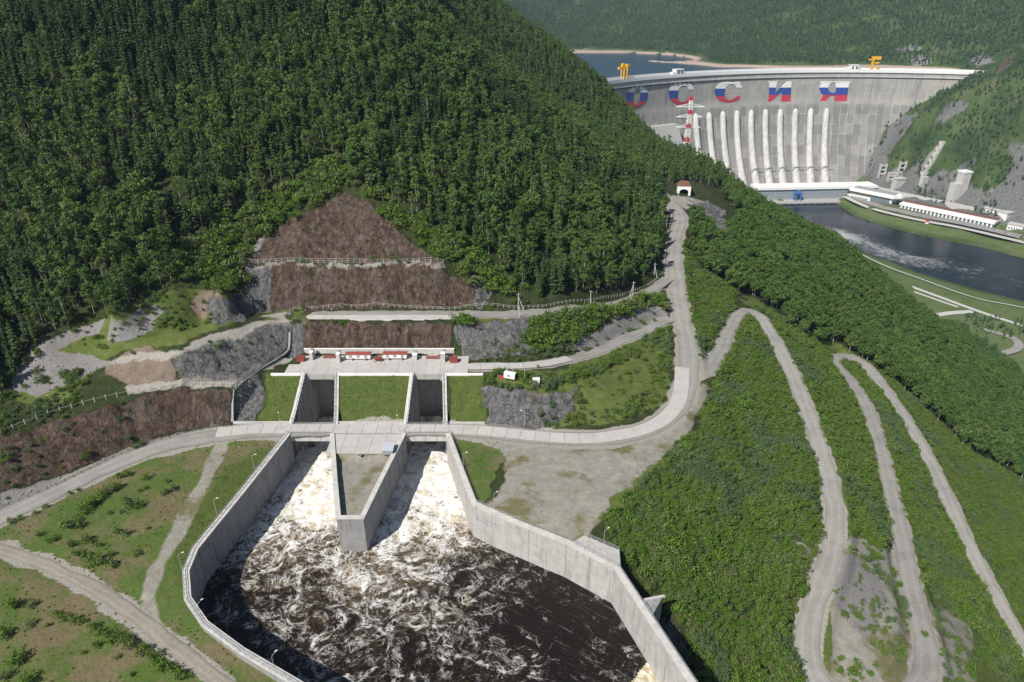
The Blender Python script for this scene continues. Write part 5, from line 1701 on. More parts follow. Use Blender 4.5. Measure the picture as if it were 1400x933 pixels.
# ------------------------------------------------------------------ lamp posts and poles
M_POST0 = mat_plain('galvanised_post', (0.42, 0.43, 0.42), 0.6)
def lamp_post(label):
    t = thing('lamp_post', label, 'lamp post', group='lamp posts around the spillway')
    MB().tube((0, 0, -.5), (0, 0, 6.0), .085, .055, 6).build('pole', M_POST0, t)
    MB().bar((0, 0, 5.9), (1.0, 0, 6.4), .06).build('arm', M_POST0, t)
    MB().box((1.25, 0, 6.45), (.6, .25, .14)).build('lamp_head', M_WHITE, t)
    return t
lamps = [(348.6, 644, 0, 'white lamp post on the grass, nearest the bridge of the four along the left wall'), (297, 705, 0, 'white lamp post on the grass halfway along the left basin wall'),
         (250, 782, .3, 'white lamp post on the grass at the bend of the left basin wall'), (277, 850, .9, 'white lamp post behind the left wall below its bend'),
         (377, 922, .9, 'white lamp post behind the left wall at the lower picture edge'), (633.5, 641, 0, 'white lamp post behind the right wall nearest the bridge'),
         (675, 698, .5, 'white lamp post behind the right wall on the gravel flat'), (385, 588, 2, 'white lamp post at the foot of the left grass slope'),
         (546, 592, 2, 'white lamp post beside the left wall of the right chute'), (717, 583, 3, 'white lamp post before the grey island rock'), (717, 521, 3, 'slim white lamp post between caravan and cabinet'),
         (825, 748, .5, 'white lamp post on the thicket edge behind the right wall')]
lp = None
for u, v, rz, lab in lamps:
    p = hit(u, v)
    if lp is None:
        lp = o = lamp_post(lab)
    else:
        o = copy_tree(lp)
        o['label'] = lab
    o.location = (p[0], p[1], max(p[2], -3))
    o.rotation_euler = (0, 0, rz)
def utility_pole(u, v, h, brace, label):
    p = hit(u, v)
    t = thing('utility_pole', label, 'utility pole', p, 0, 'utility poles along the upper road')
    MB().tube((0, 0, -.5), (0, 0, h), .2, .14, 6).build('pole', M_CONC_L, t)
    MB().bar((-.9, 0, h - .6), (.9, 0, h - .6), .14).build('cross_arm', M_STEEL, t)
    if brace:
        MB().tube((brace, -.5, -.5), (0, 0, h * .8), .16, .13, 6).build('brace', M_CONC_L, t)
for u, v, h, br, lab in ((708.6, 424, 7.5, 2.4, 'pale braced utility pole left of three along the fenced upper road'), (807, 416, 6.5, 0, 'slim pale utility pole beside the upper road without a brace'),
                         (865, 404, 7, -1.6, 'pale braced utility pole where the upper road nears the junction'), (894, 379, 7.5, 1.6, 'pale utility pole in the tree shade above the junction'),
                         (911, 312, 8, -2.4, 'pale braced utility pole in deep shade by the bend to the tunnel'), (710, 434, 4.5, 0, 'short pale post at the front edge of the upper road')):
    utility_pole(u, v, h, br, lab)

# ------------------------------------------------------------------ fences and guard rails
def fence(name, label, pix, h, spacing, mat, rails, posts_as_parts=False, z_of=None, post_w=.14, cat='fence', mesh=None, zoff=0):
    pts = [Vector(hit(*q_)) if len(q_) == 2 else Vector(P(*q_)) for q_ in pix]
    q_ = resample([tuple(p) for p in pts], spacing)
    for i in range(len(q_)):
        q_[i][2] = terr(q_[i][0], q_[i][1]) + zoff
    for _ in range(5):
        q_[1:-1, 2] = .25 * q_[:-2, 2] + .5 * q_[1:-1, 2] + .25 * q_[2:, 2]
    o = Vector(q_[0])
    t = thing(name, label, cat, o)
    mb = MB()
    for p in q_:
        a = Vector(p) - o
        if posts_as_parts:
            MB().box((a.x, a.y, a.z + h / 2 - .2), (post_w, post_w, h + .4)).build('post', mat, t)
        else:
            mb.box((a.x, a.y, a.z + h / 2 - .2), (post_w, post_w, h + .4))
    for k in rails:
        for a, b in zip(q_[:-1], q_[1:]):
            a, b = Vector(a) - o, Vector(b) - o
            mb.bar((a.x, a.y, a.z + h * k), (b.x, b.y, b.z + h * k), .04 if k < .99 else .06, .07)
    if mb.v:
        tag(mb.build('rails', mat, t), kind='stuff')
    return t
M_POST = mat_plain('pale_post', (0.50, 0.48, 0.44), 0.8)
M_DGREEN = mat_plain('dark_green_steel', (0.05, 0.075, 0.07), 0.6)
fence('bench_fence', 'fence of pale posts along the bench above the brown cut at left', [(2, 594), (64, 569), (108, 556), (165, 542), (226, 530), (257, 527.5), (316, 529)], 2.0, 3.4, M_POST, (.7,), True, post_w=.17)
fence('rockfall_fence', 'pale rockfall fence along the ledge between the two big rock faces', [(328, 360), (420, 359.5), (520, 359.5), (606, 361)], 2.0, 2.4, M_POST, (.25, .6, 1.0), True)
fence('road_fence', 'white railing along the foot of the tall rock face beside the upper road', [(396, 426), (480, 423.5), (560, 422), (640, 420), (700, 423), (740, 421.5), (800, 413.5), (850, 405.5), (885, 392), (906, 375)], 1.3, 2.2, M_POST, (.5, 1.0), True)
fence('guard_rail', 'dark guard rail on the outer edge of the road to the tunnel', [(908, 372), (911, 345), (914, 320), (918.5, 303), (920, 290)], 1.1, 2.5, M_DGREEN, (.55, 1.0))
fence('guard_rail', 'long dark green guard rail along the road below the brown cut', [(0, 697), (68, 669), (119, 645), (160, 624.5), (206, 607), (251, 593), (290, 585), (316, 582)], 1.1, 2.5, M_DGREEN, (.45, .7, 1.0))
# covered cable stair beside the cliff
pix = [(396, 428), (396, 452), (396, 478), (390, 485), (360, 503), (332, 523), (320, 534), (318, 552), (318, 578)]
pts = [Vector(hit(*q_)) for q_ in pix]
q_ = resample([tuple(p) for p in pts], 1.6)
o = Vector(q_[0])
t = thing('cable_stairway', 'dark railed stairway running down the rock from the upper bench to the road', 'stairway', o)
for k in range(len(q_) - 1):
    a, b = Vector(q_[k]) - o, Vector(q_[k + 1]) - o
    MB().bar((a.x, a.y, a.z + .45), (b.x, b.y, b.z + .45), 1.0, .14).build('tread', M_STEEL, t)
mb = MB()
for s in (-1, 1):
    e = mitre(q_, s * .6)
    for k in range(len(q_) - 1):
        a = Vector((e[k][0], e[k][1], q_[k][2])) - o
        b = Vector((e[k + 1][0], e[k + 1][1], q_[k + 1][2])) - o
        for h in (.95, 1.5):
            mb.bar((a.x, a.y, a.z + h), (b.x, b.y, b.z + h), .1)
        mb.bar((a.x, a.y, a.z - .6), (a.x, a.y, a.z + 1.52), .1)
tag(mb.build('railings', M_DGREEN, t), kind='stuff')

# ------------------------------------------------------------------ road tunnel portal by the dam
p = hit(934.5, 267)
t = thing('tunnel_portal', 'white gabled road tunnel portal with a dark arch under the wooded ridge', 'tunnel', p, -0.1)
W_, Hh = 9.4, 6.2
arch = [(-3.1, -.5), (-3.1, 2.2)] + [(-3.1 * math.cos(a_), 2.2 + 2.0 * math.sin(a_)) for a_ in np.linspace(0.25, math.pi - .25, 9)] + [(3.1, 2.2), (3.1, -.5)]
outer = [(-W_ / 2, -.5)] + [(-W_ / 2, Hh - .4)] + [(-W_ / 2 + W_ * k / 8, Hh) for k in range(0, 9)] + [(W_ / 2, Hh - .4), (W_ / 2, -.5)]
mb = MB()
n = len(arch)
mb.add([(x, 0, z) for x, z in outer] + [(x, 0, z) for x, z in arch], [(i, i + 1, n + i + 1, n + i) for i in range(n - 1)])
mb.add([(x, 0, z) for x, z in outer] + [(x, 3, z) for x, z in outer], [(i + 1, i, n + i, n + i + 1) for i in range(n - 1)])
mb.build('front', M_WHITE, t)
MB().add([(x, 0, z) for x, z in arch] + [(x, 8, z) for x, z in arch], [(i, i + 1, n + i + 1, n + i) for i in range(n - 1)]).add([(x, 8, z) for x, z in arch], [tuple(range(n))[::-1]]).build('bore', M_DARK, t)
MB().add([(-W_ / 2 - .2, -.1, Hh), (W_ / 2 + .2, -.1, Hh), (W_ / 2 + .2, 7, Hh + .2), (-W_ / 2 - .2, 7, Hh + .2), (-2.5, 6.5, Hh + 2.6), (3, 6.5, Hh + 2.6)], [(0, 1, 5, 4), (1, 2, 5), (3, 0, 4), (2, 3, 4, 5)]).build('roof', M_RUST, t)

# parked cars by the hall: tiny here, but with body, glass and wheels
M_CARS = [mat_plain(f'car_paint_{n_}', c_, .35, .05) for n_, c_ in (('white', (.75, .75, .75)), ('silver', (.45, .46, .48)), ('dark', (.05, .06, .08)), ('red', (.4, .05, .05)))]
def car(paint, label):
    t = thing('parked_car', label, 'car', group='cars parked beyond the long hall')
    body = [(-2.2, .35), (-2.2, .85), (-1.5, 1.0), (2.1, .8), (2.25, .35)]
    cab = [(-1.6, 1.0), (-1.2, 1.5), (.4, 1.5), (1.1, .9)]
    for prof_, w_, nm, m_ in ((body, .88, 'body', paint), (cab, .76, 'cabin', M_GLASS)):
        k = len(prof_)
        MB().add([(x, -w_, z) for x, z in prof_] + [(x, w_, z) for x, z in prof_], [tuple(range(k))[::-1], tuple(range(k, 2 * k))] + [(i, (i + 1) % k, k + (i + 1) % k, k + i) for i in range(k)]).build(nm, m_, t)
    for x in (-1.35, 1.4):
        for y in (-.85, .85):
            MB().tube((x, y - .12, .34), (x, y + .12, .34), .34, n=10).build('wheel', M_DARK, t)
    return t
cnames = ('white', 'silver', 'dark', 'red')
protos = {}
for k, (u, v, ci) in enumerate(((1352, 317.5, 0), (1357, 318.5, 3), (1362, 319.5, 0), (1367, 321, 1), (1373, 322.5, 2), (1379, 324, 0), (1385, 325, 1), (1391, 326.5, 0))):
    p = hit(u, v)
    lab = ('white car parked nearest the tall white block', 'red car between two white cars beyond the long hall', 'white car right of the red car beyond the long hall', 'silver car left of the dark car beyond the long hall',
           'dark car in the middle of the parked row beyond the hall', 'white car right of the dark car beyond the long hall', 'silver car second from the right end of the parked row', 'white car at the right end of the parked row')[k]
    if ci not in protos:
        protos[ci] = o = car(M_CARS[ci], lab)
    else:
        o = copy_tree(protos[ci])
    o.location = (p[0], p[1], max(p[2], -230.4) + .1)
    o.rotation_euler = (0, 0, 0.9)
p = hit(1267, 306)
t = thing('kiosk', 'small red and white kiosk on the river quay before the long hall', 'kiosk', p)
MB().box((0, 0, 2), (5, 4, 4)).build('wall', M_WHITE, t)
MB().add([(-3, -2.6, 4), (3, -2.6, 4), (3, 2.6, 4), (-3, 2.6, 4), (0, 0, 8)], [(0, 1, 4), (1, 2, 4), (2, 3, 4), (3, 0, 4), (3, 2, 1, 0)]).build('roof', M_REDB, t)

# ------------------------------------------------------------------ plants: prototypes
def leaf_mat(name, cols, trans=0.25):
    """leaf colour varies from plant to plant and from clump to clump"""
    g = NT(name)
    oi = g.n('ShaderNodeObjectInfo')
    t = g.attr('tint')
    v = g.math('ADD', g.math('MULTIPLY', oi.outputs['Random'], 0.62), g.math('MULTIPLY', t, 0.38))
    c = g.ramp(v, [(i / (len(cols) - 1), c_) for i, c_ in enumerate(cols)])
    g.col(c)
    g.rough(0.7)
    g.b.inputs['Specular IOR Level'].default_value = 0.15
    tr = g.n('ShaderNodeBsdfTranslucent')
    g.l(c, tr.inputs['Color'])
    mx = g.n('ShaderNodeMixShader')
    mx.inputs[0].default_value = trans
    g.l(g.b.outputs[0], mx.inputs[1])
    g.l(tr.outputs[0], mx.inputs[2])
    g.l(mx.outputs[0], g.out.inputs['Surface'])
    return g.m
M_BIRCH = leaf_mat('birch_leaves', [(0.053, 0.097, 0.023), (0.087, 0.146, 0.034), (0.125, 0.193, 0.043), (0.176, 0.220, 0.070)])
M_CONIF = leaf_mat('conifer_needles', [(0.030, 0.059, 0.019), (0.048, 0.085, 0.026), (0.076, 0.108, 0.038)], 0.12)
M_BROAD = leaf_mat('broad_leaves', [(0.054, 0.108, 0.026), (0.080, 0.149, 0.035), (0.115, 0.188, 0.044), (0.143, 0.195, 0.058)])
M_SHRUB = leaf_mat('shrub_leaves', [(0.077, 0.153, 0.020), (0.108, 0.199, 0.028), (0.138, 0.219, 0.039), (0.160, 0.209, 0.069), (0.127, 0.153, 0.078)], 0.3)
M_WILLOW = leaf_mat('willow_leaves', [(0.080, 0.135, 0.050), (0.112, 0.175, 0.068), (0.145, 0.200, 0.090)], 0.25)
M_FARL = leaf_mat('far_leaves', [(0.030, 0.064, 0.030), (0.055, 0.108, 0.045), (0.085, 0.150, 0.056), (0.120, 0.185, 0.075)], 0.12)
M_BARKW = mat_plain('birch_bark', (0.34, 0.32, 0.29), 0.8, 0.35, 1.5)
M_BARKD = mat_plain('dark_bark', (0.085, 0.065, 0.05), 0.9, 0.3, 1.5)

def leaf_cloud(rng, centres, radii, per, size, out=0.75):
    """leaf-sized quads on the skins of many small clumps"""
    Vs, tint = [], []
    for c, r in zip(centres, radii):
        n = max(4, int(per * rng.uniform(0.7, 1.3)))
        d = rng.normal(size=(n, 3))
        d[:, 2] = d[:, 2] * 0.85 + 0.15
        d /= np.linalg.norm(d, axis=1)[:, None]
        p = c + d * (r * rng.uniform(0.55, 1.08, (n, 1))) * np.array([1, 1, 0.8])
        nr = d * out + rng.normal(size=(n, 3)) * 0.42
        nr /= np.linalg.norm(nr, axis=1)[:, None]
        h = rng.normal(size=(n, 3))
        t = np.cross(nr, h); t /= np.linalg.norm(t, axis=1)[:, None] + 1e-9
        b = np.cross(nr, t)
        s = size * rng.uniform(0.6, 1.35, (n, 1))
        a = s * rng.uniform(0.6, 1.0, (n, 1))
        Vs.append(np.stack([p - t * s * .5, p - b * a * .5 + nr * .06, p + t * s * .5, p + b * a * .5 + nr * .06], 1).reshape(-1, 3))
        tint.append(np.repeat(rng.uniform(0, 1), n * 4))
    return np.concatenate(Vs), np.concatenate(tint)

def cone_cloud(rng, h, w_, z0, tiers, size):
    Vs, tint = [], []
    for i in range(tiers):
        f = i / (tiers - 1)
        z = z0 + (h - z0) * f
        r = w_ * (1 - f) ** 0.75 * rng.uniform(0.65, 1.25) + 0.2
        n = max(4, int(13 * (1 - f) + 4))
        an = rng.uniform(0, 2 * math.pi) + np.arange(n) * 2 * math.pi / n + rng.normal(size=n) * 0.25
        rr = r * rng.uniform(0.65, 1.15, n)
        for a, q in zip(an, rr):
            d = np.array([math.cos(a), math.sin(a), 0]); s = np.array([-d[1], d[0], 0])
            for k in range(2):
                q0, q1 = q * (0.12 + .4 * k), q * (0.62 + .42 * k)
                wd = size * rng.uniform(.7, 1.2) * (1.0 if k == 0 else .8)
                jz = rng.normal() * .35
                zz0, zz1 = z - 0.25 * q0 + jz, z - 0.30 * q1 - 0.1 + jz
                tw = rng.normal() * .25
                Vs.append(np.array([d * q0 + [0, 0, zz0], d * (q0 + q1) / 2 + s * wd * .5 + [0, 0, (zz0 + zz1) / 2 + tw], d * q1 + [0, 0, zz1], d * (q0 + q1) / 2 - s * wd * .5 + [0, 0, (zz0 + zz1) / 2 - tw]]))
                tint.append(np.full(4, rng.uniform(0, 1)))
    return np.concatenate(Vs), np.concatenate(tint)

def crown_mesh(name, V, tint, mat):
    me = np_mesh(name, V, np.arange(len(V)).reshape(-1, 4))
    set_attr(me, 'tint', tint)
    me.materials.append(mat)
    return me
def trunk_geo(rng, h, r, limbs, n=5, lean=0.0):
    mb = MB()
    dx, dy = rng.normal() * lean, rng.normal() * lean
    k = 4
    prev = (0, 0, -0.6)
    for i in range(1, k + 1):
        f = i / k
        cur = (dx * f * f * h, dy * f * f * h, h * f)
        mb.tube(prev, cur, r * (1 - .75 * (i - 1) / k), r * (1 - .75 * f), n)
        prev = cur
    for L in limbs:
        mb.tube(L[0], L[1], r * .4, r * .12, 4)
    return mb
def trunk_mesh(name, mb, mat):
    me = bpy.data.meshes.new(name)
    me.from_pydata(mb.v, [], mb.f)
    me.materials.append(mat)
    me.update()
    return me
def joined(name, crown, trunk):
    """crown and trunk as one mesh for the mass of trees"""
    nv = len(crown.vertices)
    cv = np.empty(nv * 3, np.float32); crown.vertices.foreach_get('co', cv)
    tv = np.empty(len(trunk.vertices) * 3, np.float32); trunk.vertices.foreach_get('co', tv)
    V = np.r_[cv.reshape(-1, 3), tv.reshape(-1, 3)]
    faces = [tuple(p.vertices) for p in crown.polygons] + [tuple(i + nv for i in p.vertices) for p in trunk.polygons]
    me = bpy.data.meshes.new(name)
    me.from_pydata(V.tolist(), [], faces)
    me.materials.append(crown.materials[0]); me.materials.append(trunk.materials[0])
    mi = np.r_[np.zeros(len(crown.polygons), np.int32), np.ones(len(trunk.polygons), np.int32)]
    me.polygons.foreach_set('material_index', mi)
    t = np.zeros(nv); crown.attributes['tint'].data.foreach_get('value', t)
    set_attr(me, 'tint', np.r_[t, np.zeros(len(trunk.vertices))])
    me.update()
    return me

def make_birch(seed, far=False):
    rng = np.random.default_rng(seed)
    h = 14.0 * rng.uniform(.9, 1.1)
    cz0, w_ = h * rng.uniform(.16, .38), rng.uniform(2.2, 3.2)
    K = 16
    f = np.sort(rng.uniform(0, 1, K)); f[-1] = 1.0
    ang = rng.uniform(0, 2 * math.pi, K)
    rad = w_ * np.sin(np.pi * np.clip(f * .80 + .12, 0, 1)) ** .8 * rng.uniform(.25, 1.0, K)
    C = np.c_[rad * np.cos(ang), rad * np.sin(ang), cz0 + (h - cz0) * f]
    R = rng.uniform(.95, 1.75, K) * (1.1 - .45 * f)
    V, t = leaf_cloud(rng, C, R, 48, .60)
    limbs = [((0, 0, cz0 * .9 + (c[2] - cz0) * .6), tuple(c)) for c in C[::3]]
    return crown_mesh('birch_crown', V, t, M_BIRCH), trunk_mesh('birch_trunk', trunk_geo(rng, h * .86, .19, limbs, lean=.03), M_BARKW)
def make_conifer(seed):
    rng = np.random.default_rng(seed)
    h = 15.5 * rng.uniform(.9, 1.12)
    V, t = cone_cloud(rng, h, rng.uniform(1.9, 2.8), h * rng.uniform(.08, .25), 12, 1.45)
    return crown_mesh('conifer_crown', V, t, M_CONIF), trunk_mesh('conifer_trunk', trunk_geo(rng, h * .93, .2, []), M_BARKD)
def make_broad(seed):
    rng = np.random.default_rng(seed)
    h = 10.5 * rng.uniform(.9, 1.1)
    K = 20
    d = rng.normal(size=(K, 3)); d /= np.linalg.norm(d, axis=1)[:, None]
    r = rng.uniform(.35, 1, K) ** .5
    C = np.c_[d[:, 0] * r * 2.7, d[:, 1] * r * 2.7, h * .64 + d[:, 2] * r * h * .30]
    V, t = leaf_cloud(rng, C, rng.uniform(.9, 1.5, K), 42, .64)
    limbs = [((0, 0, h * .3), tuple(c)) for c in C[::3]]
    return crown_mesh('broadleaf_crown', V, t, M_BROAD), trunk_mesh('broadleaf_trunk', trunk_geo(rng, h * .7, .2, limbs, lean=.04), M_BARKW if seed % 2 else M_BARKD)
def make_shrub(seed, mat=None):
    rng = np.random.default_rng(seed)
    K = 9
    a = rng.uniform(0, 2 * math.pi, K); r = rng.uniform(0, 1, K) ** .6 * 1.15
    C = np.c_[r * np.cos(a), r * np.sin(a), rng.uniform(.5, 1.75, K) * (1.15 - .4 * r / 1.15)]
    V, t = leaf_cloud(rng, C, rng.uniform(.42, .8, K), 32, .31)
    limbs = [((0, 0, 0), tuple(c)) for c in C[::2]]
    return crown_mesh('shrub_crown', V, t, mat or M_SHRUB), trunk_mesh('shrub_stems', trunk_geo(rng, 1.0, .06, limbs, 4), M_BARKD)
def make_far(seed):
    rng = np.random.default_rng(seed)
    if seed % 3 == 0:
        V, t = cone_cloud(rng, 15, 2.4, 1.5, 6, 2.6)
    else:
        K = 6
        f = rng.uniform(0, 1, K); a = rng.uniform(0, 2 * math.pi, K)
        C = np.c_[1.6 * np.cos(a) * (1 - .5 * f), 1.6 * np.sin(a) * (1 - .5 * f), 4 + 7.5 * f]
        V, t = leaf_cloud(rng, C, rng.uniform(1.5, 2.3, K), 10, 2.0)
    return crown_mesh('far_crown', V, t, M_FARL), trunk_mesh('far_trunk', trunk_geo(rng, 9, .22, [], 3), M_BARKD)

PROTO = {'birch': [make_birch(100 + k) for k in range(6)], 'conifer': [make_conifer(200 + k) for k in range(5)],
         'broadleaf': [make_broad(300 + k) for k in range(6)], 'shrub': [make_shrub(400 + k) for k in range(6)], 'willow': [make_shrub(450 + k, M_WILLOW) for k in range(4)], 'far': [make_far(500 + k) for k in range(6)]}
HEIGHT = {'birch': 14, 'conifer': 15.5, 'broadleaf': 10.5, 'shrub': 2.0, 'willow': 2.0, 'far': 14}
PCOL = {}
for kind, lst in PROTO.items():
    c = bpy.data.collections.new(kind + '_shapes')
    for i, (cr, tk) in enumerate(lst):
        c.objects.link(bpy.data.objects.new(f'{kind}_shape', joined(kind + '_shape', cr, tk)))
    PCOL[kind] = c

def scatter(name, kind, pts, scale, rot):
    """one object for what nobody could count: instances of the shapes on points"""
    pts = np.asarray(pts, np.float32)
    me = bpy.data.meshes.new(name)
    me.vertices.add(len(pts)); me.vertices.foreach_set('co', pts.ravel())
    set_attr(me, 'scl', scale); set_attr(me, 'rot', rot)
    o = link(name, me)
    ng = bpy.data.node_groups.new(name + '_nodes', 'GeometryNodeTree')
    ng.interface.new_socket('Geometry', in_out='INPUT', socket_type='NodeSocketGeometry')
    ng.interface.new_socket('Geometry', in_out='OUTPUT', socket_type='NodeSocketGeometry')
    N, L = ng.nodes.new, ng.links.new
    gi, go = N('NodeGroupInput'), N('NodeGroupOutput')
    ci = N('GeometryNodeCollectionInfo')
    ci.inputs['Collection'].default_value = PCOL[kind]
    ci.inputs['Separate Children'].default_value = True
    ci.inputs['Reset Children'].default_value = True
    ip = N('GeometryNodeInstanceOnPoints')
    ip.inputs['Pick Instance'].default_value = True
    ri = N('FunctionNodeRandomValue'); ri.data_type = 'INT'
    ri.inputs['Min'].default_value = 0; ri.inputs['Max'].default_value = len(PROTO[kind]) - 1
    a1 = N('GeometryNodeInputNamedAttribute'); a1.data_type = 'FLOAT'; a1.inputs['Name'].default_value = 'scl'
    a2 = N('GeometryNodeInputNamedAttribute'); a2.data_type = 'FLOAT'; a2.inputs['Name'].default_value = 'rot'
    cx = N('ShaderNodeCombineXYZ')
    L(gi.outputs[0], ip.inputs['Points'])
    L(ci.outputs[0], ip.inputs['Instance'])
    iout = [s for s in ri.outputs if s.enabled and s.type == 'INT'][0]
    L(iout, ip.inputs['Instance Index'])
    L(a1.outputs['Attribute'], ip.inputs['Scale'])
    L(a2.outputs['Attribute'], cx.inputs[2])
    L(cx.outputs[0], ip.inputs['Rotation'])
    L(ip.outputs[0], go.inputs[0])
    md = o.modifiers.new('scatter', 'NODES')
    md.node_group = ng
    tag(o, kind='stuff')
    return o

# ------------------------------------------------------------------ where plants stand
def visible(x, y, z, n=70):
    s = 1 - np.linspace(0.004, 0.9, n) ** 1.6
    ok = np.ones(len(x), bool)
    for t in s:
        ok &= terr(x * t, y * t) < CAM_Z + (z - CAM_Z) * t + 0.5
    return ok
road_segs = [(qq[::2], ww) for qq, ww in ROADS.values()]
def clear_of_roads(x, y, extra):
    ok = np.ones(len(x), bool)
    for qq, ww in road_segs:
        m = (x > qq[:, 0].min() - 8) & (x < qq[:, 0].max() + 8) & (y > qq[:, 1].min() - 8) & (y < qq[:, 1].max() + 8)
        if m.any():
            d, _ = seg_dist(x[m], y[m], qq)
            ok[m] &= d > ww / 2 + extra
    return ok
def stand(x0, x1, y0, y1, step, polys, h, dens=1.0, extra=1.0, wob=4.0, holes=(), seed=1, margin=(-190, 1590, -150, 1090)):
    """jittered stand of plants whose feet fall within surveyed outlines"""
    rng = np.random.default_rng(seed)
    gx, gy = np.meshgrid(np.arange(x0, x1, step), np.arange(y0, y1, step))
    x = (gx + rng.uniform(-.48, .48, gx.shape) * step).ravel()
    y = (gy + rng.uniform(-.48, .48, gx.shape) * step).ravel()
    z = terr(x, y)
    u, v, d = project(x, y, z)
    u2, v2 = u + rng.normal(size=len(u)) * wob, v + rng.normal(size=len(u)) * wob * .6
    k = (u > margin[0]) & (u < margin[1]) & (v > margin[2]) & (v < margin[3])
    if polys is not None:
        ins = np.zeros(len(x), bool)
        for p in polys:
            ins |= in_poly(u2, v2, p)
        k &= ins
    for p in holes:
        k &= ~in_poly(u2, v2, p)
    dn = dens if not callable(dens) else dens(x, y, z)
    k &= rng.uniform(size=len(x)) < dn
    x, y, z = x[k], y[k], z[k]
    k = clear_of_roads(x, y, extra) & ~in_poly(x, y, basin_poly)
    x, y, z = x[k], y[k], z[k]
    k = visible(x, y, z + h)
    return np.c_[x[k], y[k], z[k] - 0.15]

Q_HOLE = [(330, 358), (385, 308), (440, 274), (470, 260), (500, 268), (545, 312), (603, 358), (650, 388), (655, 416), (600, 420), (340, 428)]
HILL = [(-190, -150), (-190, 580), (0, 533), (22, 500), (62, 464), (132, 438), (200, 404), (236, 392), (240, 345), (300, 310), (345, 290), (400, 250), (440, 222), (470, 222), (490, 252), (520, 268), (610, 325),
        (700, 378), (715, 400), (760, 410), (800, 406), (850, 396), (885, 378), (902, 345), (906, 300), (898, 275), (903, 258), (925, 252), (945, 250), (990, 256), (1060, 300), (1130, 330), (1010, 130), (900, 60), (760, -150)]
BUSH_L = [(236, 392), (240, 345), (300, 308), (345, 288), (400, 248), (440, 220), (470, 220), (490, 252), (500, 266), (470, 260), (440, 274), (385, 308), (336, 352), (330, 398), (285, 400)]
BUSH_R = [(495, 258), (520, 268), (610, 325), (700, 378), (715, 402), (655, 398), (603, 352), (545, 308), (500, 268)]
RFOR = [(944, 300), (985, 335), (1010, 300), (990, 262), (1010, 255), (1060, 262), (1100, 300), (1420, 530), (1500, 640), (1420, 665), (1340, 624), (1290, 584), (1240, 535), (1180, 494), (1100, 454), (1040, 410), (1000, 396), (985, 386),
        (960, 372), (940, 335)]
FRAME_HOLE = [(918, 250), (952, 250), (985, 262), (980, 276), (940, 290), (918, 300), (905, 290), (898, 268)]

gap = lambda x, y, z: np.clip(1.05 - .6 * (fbm(x / 16, y / 16, 93, 3) > .36), 0, .96)
pts_a = stand(-430, 330, 195, 480, 3.6, [HILL], 13, gap, 2.0, seed=1, holes=[FRAME_HOLE])
pts_b = stand(-430, 330, 480, 1000, 4.2, [HILL], 13, gap, 2.0, seed=2, holes=[FRAME_HOLE])
pts = np.r_[pts_a, pts_b]
nn = len(pts)
mixn = fbm(pts[:, 0] / 38, pts[:, 1] / 38, 91, 3) + RNG.normal(size=nn) * .22 + np.clip((-60 - pts[:, 0]) / 320, -.1, .32)
kindm = mixn > 0.30                                       # conifers gather in patches, more to the left
scl = (RNG.uniform(.52, .90, nn) + .42 * RNG.uniform(0, 1, nn) ** 3) * np.where(pts[:, 1] > 480, .80, 1.0)
rot = RNG.uniform(0, 6.28, nn)
u, v, d = project(pts[:, 0], pts[:, 1], pts[:, 2] + 7)
inside = (u > 5) & (u < 1395) & (v > 5) & (v < 928)

def individuals(kind, P_, s_, r_, d_, inside_, n, name, label, cat, group, parts=True):
    """the n that show largest as things of their own, the rest as one mass"""
    show = np.where(inside_, s_ / d_, 0)
    order = np.argsort(-show)
    sel = order[:n]
    sel = sel[show[sel] > 0]
    base = []
    for i, (cr, tk) in enumerate(PROTO[kind]):
        if parts:
            r = thing(name, label, cat, (0, 0, -500), 0, group)
            link('trunk' if kind != 'shrub' else 'stems', tk, (), r)
            link('crown', cr, (), r)
        else:
            r = tag(link(name, cr), label, cat, group)
        base.append(r)
    usedp = set()
    for k, i in enumerate(sel):
        b_ = k % len(base)
        if b_ not in usedp:
            usedp.add(b_)
            o = base[b_]
        else:
            o = copy_tree(base[b_])
        o.location = P_[i]
        o.rotation_euler = (0, 0, r_[i])
        o.scale = (s_[i], s_[i], s_[i])
    rest = np.ones(len(P_), bool)
    rest[sel] = False
    return rest
c_ = kindm
rest = individuals('conifer', pts[c_], scl[c_], rot[c_], d[c_], inside[c_], 300, 'conifer_tree', 'dark narrow conifer standing in the forest on the near hillside', 'conifer', 'conifers in the hillside forest')
scatter('conifer_forest', 'conifer', pts[c_][rest], scl[c_][rest], rot[c_][rest])
leafy = ~kindm & (fbm(pts[:, 0] / 22, pts[:, 1] / 22, 92, 3) + RNG.normal(size=nn) * .25 > .12)
c_ = leafy
sb_ = scl[c_] * RNG.uniform(.95, 1.35, c_.sum())
rest = individuals('broadleaf', pts[c_], sb_, rot[c_], d[c_], inside[c_], 110, 'broadleaf_tree', 'round-crowned light green tree among birches and conifers on the near hillside', 'tree', 'broadleaf trees in the hillside forest')
scatter('aspen_forest', 'broadleaf', pts[c_][rest], sb_[rest], rot[c_][rest])
c_ = ~kindm & ~leafy
rest = individuals('birch', pts[c_], scl[c_], rot[c_], d[c_], inside[c_], 300, 'birch_tree', 'green birch with a pale trunk standing in the forest on the near hillside', 'birch', 'birches in the hillside forest')
scatter('birch_forest', 'birch', pts[c_][rest], scl[c_][rest], rot[c_][rest])

